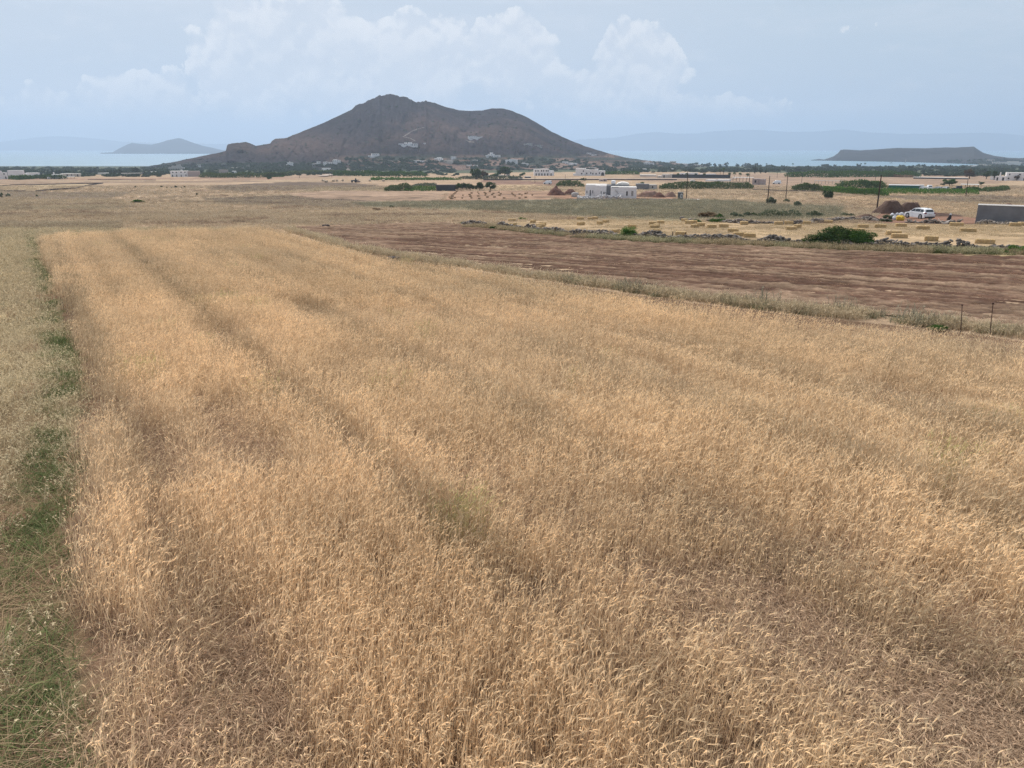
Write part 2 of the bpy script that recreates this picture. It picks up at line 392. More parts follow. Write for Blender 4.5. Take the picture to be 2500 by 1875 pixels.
def ground_colour(X, Y, Zg):
    px, py = to_px(X, Y, Zg)
    wob = (fbm(X / 9., Y / 9., 3) - .5)
    s = np.clip(Y / 200., .2, 2.)
    qx = px + wob * 60; qy = py + (fbm(X / 14. , Y / 14., 9) - .5) * 9 / s
    c = np.empty(X.shape + (3,)); c[:] = TAN
    n = fbm(X / 30., Y / 22., 21)[..., None]
    c = c * (1 - np.clip((n - .45) * 3, 0, 1) * .28) 
    pale = np.clip((fbm(X / 45., Y / 26., 31) - .52) * 6, 0, 1)[..., None]
    c = c * (1 - pale * .5) + np.array(TANW) * pale * .5
    for col, poly in FIELDS:
        m = inpoly(qx, qy, poly)
        c[m] = np.array(col) * (1 + (fbm(X[m] / 8., Y[m] / 8., 5) - .5)[:, None] * .4)
    dk = np.clip((fbm(X / 11., Y / 7., 77, 5) - .60) * 9, 0, 1) * (Y > 88) * (Y < 420)
    c = c * (1 - dk[..., None] * .42)
    # under the cereal and in the left verge: bare soil with straw
    near = inpoly(px, py, [(-3000,540),(4000,540),(4000,6000),(-3000,6000)]) & ((px < 640) | (py > 620)) & ~inpoly(qx, qy, FIELDS[-2][1])
    cn = np.array(L(112,90,72)) * (.75 + fbm(X / 1.1, Y / 1.1, 8) * .6)[..., None]
    left = near & ~inpoly(px, py, WHEAT_PX) & (px < 300)
    cl = np.array(L(120,104,80)) * (.8 + fbm(X / .9, Y / .9, 8) * .5)[..., None]
    gr = np.clip((fbm(X / 2.2, Y / 2.2, 51) - .5) * 5, 0, 1)[..., None]
    cl = cl * (1 - gr * .6) + np.array(L(84,90,62)) * gr * .5
    red = np.clip((fbm(X / 1.6, Y / 1.6, 61) - .56) * 8, 0, 1)[..., None]
    cl = cl * (1 - red * .7) + np.array(L(140,104,88)) * red * .7
    k = (near & inpoly(px, py, WHEAT_PX)); c[k] = cn[k]
    c[left] = cl[left]
    return c * .76
def build_ground():
    rows = np.concatenate([np.linspace(-14, 5, 24)[:-1], np.linspace(5, 30, 90)[:-1],
                           np.array([at(1250, p).y for p in np.arange(925, 409, -1.15)])])
    rows = np.unique(np.concatenate([rows, np.linspace(rows[-1] + 15, 2250, 14)]))
    s = np.linspace(-1, 1, 900)
    Yg = np.repeat(rows[:, None], 900, 1); Xg = s[None, :] * (Yg + 32) * .98
    Zg = CAMZ - D(Yg) + (fbm(Xg / 14, Yg / 14, 4) - .5) * .10 * (Yg < 160)
    c = ground_colour(Xg, Yg, Zg)
    nr = len(rows); idx = np.arange(nr * 900).reshape(nr, 900)
    Fc = np.stack([idx[:-1, :-1], idx[:-1, 1:], idx[1:, 1:], idx[1:, :-1]], -1).reshape(-1, 4)
    me = new_mesh('ground', np.stack([Xg, Yg, Zg], -1), Fc, M['ground'], True, c.reshape(-1, 3))
    return tag(link('ground', me), kind='structure')
build_ground()
# far land behind, left and right of the modelled sheet
mb = MB(); mb.add([(-9000,-3000,39.6),(9000,-3000,39.6),(9000,-13,39.6),(-9000,-13,39.6)], [(0,1,2,3)])
o = mb.build('ground', M['ground']); tag(o, kind='structure')
cl = o.data.color_attributes.new('Col', 'FLOAT_COLOR', 'POINT'); cl.data.foreach_set('color', [.3,.22,.14,1] * 4)

# sea
def seamat():
    m = bpy.data.materials.new('sea'); m.use_nodes = True; t = NT(m.node_tree); p = t.n['Principled BSDF']
    geo = t.node('ShaderNodeNewGeometry'); P = geo.outputs['Position']
    mp = t.node('ShaderNodeMapping'); t.put(mp.inputs[0], P); mp.inputs['Scale'].default_value = (.0012, .006, 1)
    n = t.smooth(t.noise(mp.outputs[0], 1., 5, .6), .35, .7)
    t.put(p.inputs['Base Color'], t.mix(n, (.10, .20, .27), (.16, .28, .35)))
    p.inputs['Roughness'].default_value = .35
    b = t.node('ShaderNodeBump'); b.inputs['Strength'].default_value = .35; b.inputs['Distance'].default_value = .5
    t.put(b.inputs['Height'], t.noise(P, .09, 5, .7)); t.put(p.inputs['Normal'], b.outputs[0])
    return m
M['sea'] = seamat()
mb = MB(); mb.add([(-16000,1700,0),(16000,1700,0),(16000,17000,0),(-16000,17000,0)], [(0,1,2,3)])
tag(mb.build('sea', M['sea']), kind='structure')

# ------------------------------------------------------------------ hills and islands (relief meshes standing at their distance)
HBVH = []
def row_z(py, r, px):                        # height of a point seen at row py, at horizontal distance y=r
    d = ray(px, py); return CAMZ + d.z / d.y * r
def relief(name, sil, foot, rf, rr, mat, colf, nx=500, nt=70, back=400., rough=1., w=1.15, crag=None, bvh=False, rl=60.):
    sx = np.array([p[0] for p in sil], float); sy = np.array([p[1] for p in sil], float)
    fx = np.array([p[0] for p in foot], float); fy = np.array([p[1] for p in foot], float)
    xs = np.linspace(sx[0], sx[-1], nx)
    S = np.interp(xs, sx, sy); Ft = np.interp(xs, fx, fy)
    RF = np.interp(xs, *zip(*rf)); RR = np.interp(xs, *zip(*rr))
    pxm = RR / F
    S = S + (fbm(xs / 14, xs * 0 + 3.3, 5, 4) - .5) * 2.2 * rough
    if crag is not None:
        for x0, x1, amp in crag:
            k = ((xs > x0) & (xs < x1)) * np.minimum(1, np.minimum(xs - x0, x1 - xs) / 6.)
            S = S + (fbm(xs / 4.5, xs * 0 + 9.1, 15, 4) - .5) * amp * k
    Ft = np.maximum(Ft, S + .4)
    T = np.linspace(0, 1, nt); V = []; tt = []
    for t in T:
        py = Ft + (S - Ft) * (t ** w)
        rr_ = RF + (RR - RF) * t
        g = (fbm(xs / 46. + t * .5, np.full(nx, t * 2.2), 7, 5) - .5) * 2 + (fbm(xs / 13. , np.full(nx, t * 6.), 11, 4) - .5)
        rr_ = rr_ + g * rl * math.sin(math.pi * min(t * 1.0, 1)) * rough
        d_y = np.array([ray(0, p).y for p in py]); d_z = np.array([ray(0, p).z for p in py])
        z = CAMZ + d_z / d_y * rr_; x = (xs - 1250) / F / d_y * rr_
        V.append(np.stack([x, rr_, z], -1)); tt.append(np.full(nx, t))
    last = V[-1].copy(); ztop = last[:, 2]
    for k in range(1, 9):
        q = last.copy(); f = k / 8.
        q[:, 0] *= (last[:, 1] + back * f) / last[:, 1]; q[:, 1] += back * f
        q[:, 2] = ztop + (-8 - ztop) * (f ** 1.3); V.append(q); tt.append(np.full(nx, 1.))
    first = V[0].copy(); first[:, 2] -= 12; first[:, 1] -= 6; V.insert(0, first); tt.insert(0, np.zeros(nx))
    V = np.array(V); n = V.shape[0]; tt = np.array(tt)
    idx = np.arange(n * nx).reshape(n, nx)
    Fc = np.stack([idx[:-1, :-1], idx[:-1, 1:], idx[1:, 1:], idx[1:, :-1]], -1).reshape(-1, 4)
    c = colf(V[..., 0], V[..., 1], V[..., 2], tt, np.repeat(xs[None], n, 0))
    me = new_mesh(name, V, Fc, mat, True, c.reshape(-1, 3))
    o = tag(link(name, me), kind='structure')
    if bvh: HBVH.append(BVHTree.FromPolygons([tuple(v) for v in V.reshape(-1, 3).tolist()], Fc.tolist()))
    return o
HSIL = [(330,414),(350,408),(372,404),(420,396),(480,384),(520,375),(551,369),(555,353),(566,350),(590,348),(602,346.5),(614,351),(624,355),(640,354),(660,350),(664,343),(674,338),(700,336),(745,318),(790,300),(830,281),(858,268),(868,257),(893,250),(905,243),(915,238),(925,233),(940,233),(950,228),(965,231),(975,236),(990,235),(1003,243),(1015,250),(1040,246),(1060,251),(1090,262),(1120,269),(1150,271),(1180,269),(1200,265),(1230,265),(1250,271),(1280,283),(1312,300),(1350,323),(1390,342),(1430,357),(1480,373),(1530,385),(1580,392),(1640,397),(1700,402),(1740,408)]
HFOOT = [(330,415),(500,418),(900,420),(1400,419),(1600,414),(1740,410)]
def hillcol(x, y, z, t, px):
    c = np.empty(x.shape + (3,)); c[:] = (.021, .017, .023)
    n = fbm(x / 120, y / 120, 41)[..., None]; c = c * (1 - .45 * np.clip((n - .4) * 4, 0, 1))
    warm = np.clip((fbm(x / 200 + 4, y / 90, 43) - .50) * 6, 0, 1)[..., None]
    py0 = to_px(x, y, z)[1]
    warm = np.clip(warm * .55 + np.exp(-((px - 730) / 130) ** 2 - ((py0 - 352) / 30) ** 2)[..., None] * 1.1 + np.exp(-((px - 1090) / 110) ** 2 - ((py0 - 325) / 34) ** 2)[..., None] * .5 - np.exp(-((px - 950) / 90) ** 2 - ((py0 - 245) / 26) ** 2)[..., None] * .8, 0, 1.3)
    c = c * (1 - warm * .6) + np.array((.105, .064, .048)) * warm * .6
    # terraces and fields on the apron
    py = to_px(x, y, z)[1]
    ap = np.clip((py - 374) / 12, 0, 1)[..., None] * np.clip((px - 780) / 100, 0, 1)[..., None]
    f = (fbm(px / 60, py / 4.5, 47, 3))[..., None]
    fc = np.where(f > .54, np.array((.19, .125, .095)), np.where(f < .45, np.array((.04, .05, .035)), np.array((.09, .065, .05))))
    c = c * (1 - ap * .85) + fc * ap * .85
    scar = (np.clip(1 - np.hypot((px - 1495) / 22, (py - 379) / 9), 0, 1) * (fbm(px / 5, py / 3, 4, 2) > .42))[..., None]
    c = c * (1 - scar) + np.array((.20, .13, .10)) * scar
    lef = np.clip((py - 392) / 10, 0, 1)[..., None] * np.clip((820 - px) / 80, 0, 1)[..., None]
    c = c * (1 - lef * .6) + np.array((.045, .055, .04)) * lef * .6
    return c
relief('hill', HSIL, HFOOT, [(330,1500),(600,1180),(1000,1150),(1500,1200),(1740,1900)], [(330,1560),(560,1560),(950,1800),(1230,1850),(1500,1800),(1740,1990)],
       M['hill'], hillcol, nx=900, nt=130, back=500, crag=[(551,630,3.),(655,720,3.5),(860,1065,5.)], bvh=True, rl=80)
def islecol(x, y, z, t, px):
    c = np.empty(x.shape + (3,)); c[:] = (.03, .029, .03)
    n = fbm(x / 150, y / 150, 41)[..., None]; return c * (1.25 - .6 * n)
RSIL = [(1980,390.5),(2000,388),(2012,389.5),(2020,387),(2035,382),(2045,375),(2052,366.5),(2060,365),(2100,367),(2150,364),(2190,361),(2260,362),(2310,360),(2330,360.5),(2370,358),(2378,358),(2386,364),(2400,373),(2430,381),(2460,385),(2490,386),(2520,384),(2600,383),(2800,380)]
relief('island', RSIL, [(1980,391),(2100,392.5),(2200,394),(2300,398),(2400,402),(2800,404)], [(1980,3050),(2200,2700),(2300,2500),(2400,2250),(2800,2150)],
       [(1980,3150),(2060,3150),(2200,3050),(2400,2900),(2800,2700)], M['isle'], islecol, nx=420, nt=50, back=300, rough=.5, w=.8, bvh=True, crag=[(2045,2062,3.)])
relief('island', [(245,373.5),(275,371.5),(290,363),(310,353),(322,349),(345,351.5),(370,353),(395,347),(410,342),(435,337),(445,339),(470,348),(495,356),(520,361),(545,367),(600,373.5)],
       [(245,374),(600,374)], [(245,6800),(600,6800)], [(245,7300),(600,7300)], M['isle'], islecol, nx=240, nt=24, back=600, rough=.35, w=.8)
relief('hills', [(1380,345),(1420,340),(1500,336),(1560,326),(1600,322),(1650,326),(1700,326),(1740,321),(1800,317),(1850,317),(1920,322),(2000,321),(2060,316),(2120,323),(2200,327),(2300,326),(2400,324),(2450,326),(2500,331),(2800,330)],
       [(1380,368),(2800,368)], [(1380,15500),(2800,15500)], [(1380,16500),(2800,16500)], M['isle'], islecol, nx=300, nt=20, back=900, rough=.5)
relief('hills', [(-300,350),(0,347),(80,336),(140,332),(210,336),(300,346),(420,350),(600,352),(800,368)],
       [(-300,368),(800,368)], [(-300,15500),(800,15500)], [(-300,16500),(800,16500)], M['isle'], islecol, nx=200, nt=20, back=900, rough=.5)
def hit(px, py):
    """the nearest of plain, hill and island under a pixel"""
    d = ray(px, py).normalized(); best = None
    for b in HBVH:
        h = b.ray_cast(Vector((0, 0, CAMZ)), d)
        if h[0] is not None and (best is None or h[3] < best[1]): best = (h[0], h[3])
    t = -d.z / d.y
    if d.z < 0 and t > float(D(2050)) / 2050:
        g = at(px, py); l = (g - Vector((0, 0, CAMZ))).length
        if best is None or l < best[1]: best = (g, l)
    return best[0] if best else at(px, py)
def surf_z(x, y):
    z = gz(x, y)
    for b in HBVH:
        h = b.ray_cast(Vector((x, y, 900)), Vector((0, 0, -1)))
        if h[0] is not None: z = max(z, h[0].z)
    return z

# ------------------------------------------------------------------ the ploughed field: real furrows
PL = [tuple(at(*p)[:2]) for p in PLOUGH_PX]
WH = [tuple(at(p[0], p[1], .62)[:2]) for p in WHEAT_PX]
pa, pb = at(1500, 640), at(2500, 705); fd = (pb - pa); fd.z = 0; fd.normalize()
def build_plough():
    h = .14
    x0, x1 = min(p[0] for p in PL) - 1, 78; y0, y1 = min(p[1] for p in PL) - 1, max(p[1] for p in PL) + 1
    nx = int((x1 - x0) / h); ny = int((y1 - y0) / h)
    X, Y = np.meshgrid(np.linspace(x0, x1, nx), np.linspace(y0, y1, ny))
    inside = inpoly(X + (fbm(X, Y, 3) - .5) * 1.2, Y + (fbm(X, Y, 5) - .5) * 1.2, PL)
    U = X * -fd.y + Y * fd.x; Vv = X * fd.x + Y * fd.y
    U2 = U + (fbm(Vv / 16, U / 3, 2) - .5) * .5
    f = .5 + .5 * np.sin(U2 * 2 * math.pi / 1.15); f2 = .5 + .5 * np.sin(U2 * 2 * math.pi / 4.6 + 1)
    band = fbm(U2 / 1.8, Vv / 24, 13)
    n = fbm(X / .5, Y / .34, 6, 4)
    st = fbm(U2 / .5, Vv / 7., 31, 3)
    Z = CAMZ - D(Y) + .02 + .07 * f * (.4 + band) + .20 * (n - .5) + .13 * (st - .5) + .02 * f2
    edge = np.clip(fbm(X / .4, Y / .4, 71) , 0, 1)
    k = np.clip(.32 + (band - .45) * 1.1 + (st - .5) * 2.6 + (n - .5) * 1.2 + (f - .5) * .3 + (fbm(X / 16, Y / 10, 19) - .5) * 1.0, 0, 1)[..., None]
    c = np.array(L(102,77,64)) * (1 - k) + np.array(L(150,126,105)) * k
    red = np.clip((fbm(X / 6, Y / 3, 23) - .55) * 5, 0, 1)[..., None]
    c = c * (1 - red * .2) + np.array(L(128,96,82)) * red * .2
    c = c * (.85 + .3 * n)[..., None] * .70
    idx = np.arange(nx * ny).reshape(ny, nx)
    Fc = np.stack([idx[:-1, :-1], idx[:-1, 1:], idx[1:, 1:], idx[1:, :-1]], -1).reshape(-1, 4)
    keep = inside[:-1, :-1].ravel() & inside[1:, 1:].ravel()
    Fc = Fc[keep]; used = np.unique(Fc); mp = np.zeros(nx * ny, np.int64); mp[used] = np.arange(len(used))
    V = np.stack([X, Y, Z], -1).reshape(-1, 3)[used]
    me = new_mesh('ploughed_field', V, mp[Fc], M['plough'], True, c.reshape(-1, 3)[used])
    return tag(link('ploughed_field', me), kind='structure')
build_plough()

# ------------------------------------------------------------------ scattering (geometry nodes: one object per kind of growth)
def scatter(name, label, cat, pts, rot, scl, tint, protos, index=None, kind='stuff'):
    pts = np.asarray(pts, np.float32); n = len(pts)
    me = bpy.data.meshes.new(name); me.vertices.add(n); me.vertices.foreach_set('co', pts.ravel())
    def at_(nm, ty, arr, key):
        a = me.attributes.new(nm, ty, 'POINT'); a.data.foreach_set(key, np.asarray(arr, np.float32).ravel())
    at_('rot', 'FLOAT_VECTOR', rot, 'vector'); at_('scl', 'FLOAT_VECTOR', scl, 'vector')
    t4 = np.ones((n, 4), np.float32); t4[:, :3] = tint; at_('tint', 'FLOAT_COLOR', t4, 'color')
    a = me.attributes.new('idx', 'INT', 'POINT')
    a.data.foreach_set('value', (np.random.RandomState(5).randint(0, len(protos), n) if index is None else np.asarray(index)).astype(np.int32))
    o = link(name, me); tag(o, label, cat, None, kind)
    pc = bpy.data.collections.new(name + '_kinds')
    for i, p in enumerate(protos):
        q = bpy.data.objects.new('%s_kind_%02d' % (name, i), p); pc.objects.link(q)
    ng = bpy.data.node_groups.new(name, 'GeometryNodeTree')
    ng.interface.new_socket('Geometry', in_out='INPUT', socket_type='NodeSocketGeometry')
    ng.interface.new_socket('Geometry', in_out='OUTPUT', socket_type='NodeSocketGeometry')
    N = ng.nodes; K = ng.links
    gi = N.new('NodeGroupInput'); go = N.new('NodeGroupOutput')
    ip = N.new('GeometryNodeInstanceOnPoints'); ci = N.new('GeometryNodeCollectionInfo')
    ci.inputs['Collection'].default_value = pc; ci.inputs['Separate Children'].default_value = True; ci.inputs['Reset Children'].default_value = True
    def na(nm, ty):
        a = N.new('GeometryNodeInputNamedAttribute'); a.data_type = ty; a.inputs['Name'].default_value = nm; return a.outputs['Attribute']
    K.new(gi.outputs[0], ip.inputs['Points']); K.new(ci.outputs[0], ip.inputs['Instance']); ip.inputs['Pick Instance'].default_value = True
    K.new(na('idx', 'INT'), ip.inputs['Instance Index']); K.new(na('scl', 'FLOAT_VECTOR'), ip.inputs['Scale'])
    er = N.new('FunctionNodeEulerToRotation'); K.new(na('rot', 'FLOAT_VECTOR'), er.inputs[0]); K.new(er.outputs[0], ip.inputs['Rotation'])
    K.new(ip.outputs[0], go.inputs[0])
    md = o.modifiers.new('scatter', 'NODES'); md.node_group = ng
    return o

class Blades:
    """ribbons with a per-blade colour value"""
    def __init__(s, seed): s.v = []; s.f = []; s.c = []; s.r = random.Random(seed)
    def ribbon(s, pts, ws, c, side=None):
        r = s.r; b = len(s.v)
        if side is None:
            a = r.uniform(0, math.pi); side = Vector((math.cos(a), math.sin(a), 0))
        for p, w_ in zip(pts, ws):
            s.v.append(p - side * w_ * .5); s.v.append(p + side * w_ * .5); s.c += [c, c]
        for i in range(len(pts) - 1):
            s.f.append((b + 2*i, b + 2*i+1, b + 2*i+3, b + 2*i+2))
    def mesh(s, name, mat):
        c = np.repeat(np.array(s.c)[:, None], 3, 1)
        return new_mesh(name, np.array([tuple(v) for v in s.v]), np.array(s.f), mat, False, c)
def wheat_tuft(seed, n, rad, wid, lean=(.08, .45), hm=.72, hs=.09, awn=7, mat=None, lodged=.08, spread=.9):
    B = Blades(seed); r = B.r
    for i in range(n):
        a = r.uniform(0, 6.283); q = rad * math.sqrt(r.random()); base = Vector((q * math.cos(a), q * math.sin(a), 0))
        h = max(.25, r.gauss(hm, hs)); la = r.gauss(0, spread); ld = Vector((math.cos(la), math.sin(la), 0))
        le = r.uniform(*lean); c = min(1, max(0, r.gauss(.45, .22)))
        if r.random() < lodged: le = r.uniform(.8, 1.3); h *= .8
        pts = []
        for k in range(5):
            t = k / 4.; pts.append(base + ld * (le * h * t ** 1.35) + Vector((0, 0, h * (t - .38 * min(le, 1.2) * t * t))))
        ws = [wid * .9, wid, wid, wid * .8, wid * .6]
        B.ribbon(pts, ws, c * .8)
        # ear nodding over
        tan = (pts[-1] - pts[-2]).normalized(); el = r.uniform(.038, .06); nod = r.uniform(.1, 1.3)
        e = [pts[-1]]; dirn = tan.copy()
        for k in range(3):
            dirn = (dirn + (ld * .9 + Vector((0, 0, -.55))) * nod * .33).normalized(); e.append(e[-1] + dirn * el / 3)
        sd = dirn.cross(Vector((0, 0, 1))); sd = sd.normalized() if sd.length > .1 else Vector((1, 0, 0))
        up = dirn.cross(sd).normalized(); ce = min(1, c + .35)
        ew = wid * 2.5
        B.ribbon(e, [ew * .5, ew, ew * .9, ew * .3], ce, sd); B.ribbon(e, [ew * .5, ew, ew * .9, ew * .3], ce, up)
        for k in range(awn):
            j = r.choice((1, 2, 3)); p0 = e[j]
            d2 = (dirn + sd * r.uniform(-.26, .26) + up * r.uniform(-.26, .26)).normalized(); al = r.uniform(.05, .095)
            B.ribbon([p0, p0 + d2 * al], [wid * .38, wid * .12], min(1, c + .22))
        if r.random() < .55:
            t0 = pts[r.choice((1, 1, 2, 2, 3))]; a2 = r.uniform(0, 6.283); d3 = Vector((math.cos(a2), math.sin(a2), 0)); ll = r.uniform(.10, .22)
            B.ribbon([t0, t0 + d3 * ll * .45 + Vector((0, 0, .06)), t0 + d3 * ll * .85 + Vector((0, 0, -.03)), t0 + d3 * ll + Vector((0, 0, -.12))],
                     [wid * 1.2, wid * 1.9, wid * 1.4, wid * .3], c * .8)
    return B.mesh('tuft', mat)
def grass_tuft(seed, n, rad, wid, h, mat, spread=.5, seeds=0., flat=0.):
    B = Blades(seed); r = B.r
    for i in range(n):
        a = r.uniform(0, 6.283); q = rad * math.sqrt(r.random()); base = Vector((q * math.cos(a), q * math.sin(a), 0))
        hh = h * r.uniform(.45, 1.15); a2 = r.uniform(0, 6.283); ld = Vector((math.cos(a2), math.sin(a2), 0)); le = r.uniform(.1, spread) + flat
        pts = [base + ld * (le * hh * t ** 1.7) + Vector((0, 0, hh * (t - .3 * min(1.2, le) * t * t))) for t in (0, .35, .7, 1)]
        c = min(1, max(0, r.gauss(.45, .25)))
        B.ribbon(pts, [wid, wid, wid * .8, wid * .3], c)
        if r.random() < seeds:
            for k in range(5):
                p0 = pts[3] + (pts[2] - pts[3]) * r.uniform(0, .8); d = Vector((r.uniform(-1, 1), r.uniform(-1, 1), r.uniform(-.9, .1))) * .035
                B.ribbon([p0, p0 + d * .5, p0 + d], [wid * .4, wid * 2.2, wid * .5], 1.)
    return B.mesh('tuft', mat)
def leaf_cloud(seed, n, leaf, clumps=14, mat=None, shape='round', jit=.38):
    """unit crown (radius 1 around z 0..2) of many small leaf faces gathered in clumps"""
    r = random.Random(seed); rs = np.random.RandomState(seed)
    cs = []
    for i in range(clumps):
        while True:
            p = Vector((r.uniform(-1, 1), r.uniform(-1, 1), r.uniform(-1, 1)))
            if p.length < 1 and p.length > .35: break
        p *= .72
        if shape == 'flat' and p.z < -.2: p.z *= .3
        if shape == 'cone': k = 1 - (p.z + .72) / 1.6; p.x *= k; p.y *= k
        cs.append((p, r.uniform(.22, .42)))
    V = []; Fc = []
    for i in range(n):
        c, cr = cs[rs.randint(len(cs))]
        d = rs.normal(size=3); d /= np.linalg.norm(d); rad = cr * (rs.rand() ** .4)
        p = np.array(c) + d * rad * (1.15 if rs.rand() < .08 else 1)
        p[2] = p[2] + 1
        if p[2] < .04: p[2] = .04 + rs.rand() * .1
        a = rs.normal(size=3); a /= np.linalg.norm(a); b = np.cross(a, rs.normal(size=3)); b /= np.linalg.norm(b) + 1e-9
        s = leaf * (.6 + rs.rand() * .8); k = len(V)
        V += [p - a * s - b * s * .6, p + a * s - b * s * .6, p + a * s + b * s * .6, p - a * s + b * s * .6]
        Fc.append((k, k+1, k+2, k+3))
    V = np.array(V); lo = V.min(0); hi = V.max(0)
    V = (V - lo) / (hi - lo) * np.array((2.1, 2.1, 2.)) - np.array((1.05, 1.05, 0))
    return new_mesh('crown', V, np.array(Fc), mat)

# ------------------------------------------------------------------ the cereal field
M['wheat'] = strawmat('ripe_straw', (.37, .265, .155), (.95, .80, .53), .42)
M['lodged'] = strawmat('lodged_straw', (.22, .155, .10), (.66, .51, .35), .28)
M['oats'] = strawmat('dry_grass', (.25, .20, .14), (.68, .58, .42), .32)
M['weeds'] = strawmat('green_weeds', (.06, .08, .04), (.19, .22, .11), .3)
M['greyoats'] = strawmat('green_oats', (.125, .12, .085), (.31, .285, .205), .3)
NEARW = [wheat_tuft(100 + i, 36, .34, .0044, lean=(.0, .26), mat=M['wheat']) for i in range(7)]
FARW = [wheat_tuft(200 + i, 52, .40, .0078, lean=(.0, .26), awn=3, mat=M['wheat'], lodged=.04) for i in range(6)]
LODG = [wheat_tuft(300 + i, 70, .44, .0033, lean=(.7, 1.5), hm=.42, hs=.12, awn=3, mat=M['lodged'], spread=1.6) for i in range(4)]
AWNY = [wheat_tuft(400 + i, 12, .24, .0042, hm=.88, hs=.07, awn=22, lean=(.2, .7), mat=M['wheat'], spread=.6) for i in range(3)]
def jgrid(x0, x1, y0, y1, g, rs):
    nx = int((x1 - x0) / g) + 1; ny = int((y1 - y0) / g) + 1
    X, Y = np.meshgrid(x0 + np.arange(nx) * g, y0 + np.arange(ny) * g)
    X = X.ravel() + rs.uniform(-.5, .5, X.size) * g; Y = Y.ravel() + rs.uniform(-.5, .5, Y.size) * g
    return X, Y
def view(X, Y, Z, m0=-260, m1=2760):
    px, py = to_px(X, Y, Z); return (px > m0) & (px < m1) & (py < 2200)
def uv(X, Y): return X * PERP[0] + Y * PERP[1], X * ROWD[0] + Y * ROWD[1]
def wheat():
    rs = np.random.RandomState(3); P = []; Rr = []; S = []; T = []; I = []
    for y0, y1, g, far in ((1.5, 16, .29, 0), (16, 30, .33, 0), (30, 52, .40, 1), (52, 90, .52, 1)):
        X, Y = jgrid(-60, 75, y0, y1, g, rs); Z = CAMZ - D(Y)
        k = inpoly(X - .42 + (fbm(X / 2, Y / 2, 3) - .5) * .7, Y + (fbm(X / 2, Y / 2, 4) - .5) * .7, WH) & inpoly(X + .3, Y + .35, WH) & view(X, Y, Z)
        X, Y, Z = X[k], Y[k], Z[k]; U, V = uv(X, Y)
        n = len(X)
        row = fbm(U / (.42 if y0 < 30 else .7), V / (14. if y0 < 30 else 40.), 61, 3); patch = fbm(X / 3.4, Y / 3.4, 62, 4); broad = fbm(U / 3.2, V / 26., 63, 3)
        nearf = np.clip((30 - Y) / 20., 0, 1)
        gap = np.clip(((.497 if y0 < 30 else .462) - (row * .34 + patch * .40 + broad * .26)) * 9, 0, 1) * (.3 + .7 * nearf)
        trk = np.abs(((U + (fbm(V / 7, U * 0, 3) - .5) * .25 + 1.1) % 3.9) - 1.95) < (.25 if y0 < 30 else .17)
        gap = np.maximum(gap, trk * np.clip((vn(U / 1.5, V / 5., 9) - .35) * 3, 0, .8) * (.35 + .65 * nearf))
        rr = rs.rand(n)
        lod = rr < gap * .85
        hz = (.80 + .34 * (patch * (.4 + .6 * nearf) + .3 * (1 - nearf)) + .40 * (row - .5)) * (1 - .30 * gap) * rs.uniform(.92, 1.08, n)
        idx = np.where(far, 7 + rs.randint(0, 6, n), rs.randint(0, 7, n))
        idx = np.where(lod, 13 + rs.randint(0, 4, n), idx)
        aw = (~lod) & (rs.rand(n) < .05 + .09 * nearf * (X > 0)) ; idx = np.where(aw, 17 + rs.randint(0, 3, n), idx)
        flow = (fbm(X / 7., Y / 7., 81) - .5) * 4.5 + rs.normal(0, .45, n)
        rot = np.zeros((n, 3)); rot[:, 2] = flow
        rot[:, 0] = rs.normal(0, .07, n); rot[:, 1] = rs.normal(0, .07, n)
        sx = rs.uniform(.95, 1.25, n); scl = np.stack([sx, sx, np.where(lod, .9, hz)], -1)
        t = .80 + .42 * (fbm(X / 2.6, Y / 2.6, 91) * (.45 + .55 * nearf) + .5 * (.55 - .55 * nearf))
        px, py = to_px(X, Y, Z)
        warm = np.clip(1.15 - px / 2500. * .75, 0, 1) * .6 + .5 * fbm(X / 9, Y / 9, 93)
        t = t * np.where(far, .80 + .36 * row, .98 + .28 * row) * (1 - .34 * trk); tint = np.stack([t * (1.0 + .03 * warm), t * (.985 - .03 * warm), t * (1.03 - .075 * warm)], -1)  # tufts along the tracks tinted darker, painting shadow lines into the crop
        grn = (fbm(X / 1.5, Y / 1.5, 97) > .77) & (rs.rand(n) < .3); tint[grn] *= np.array((.7, .82, .62))
        P.append(np.stack([X, Y, Z], -1)); Rr.append(rot); S.append(scl); T.append(tint); I.append(idx)
    return scatter('ripe_cereal', 'ripe golden barley standing across the whole foreground field', 'cereal crop',
                   np.concatenate(P), np.concatenate(Rr), np.concatenate(S), np.concatenate(T), NEARW + FARW + LODG + AWNY, np.concatenate(I))
wheat()

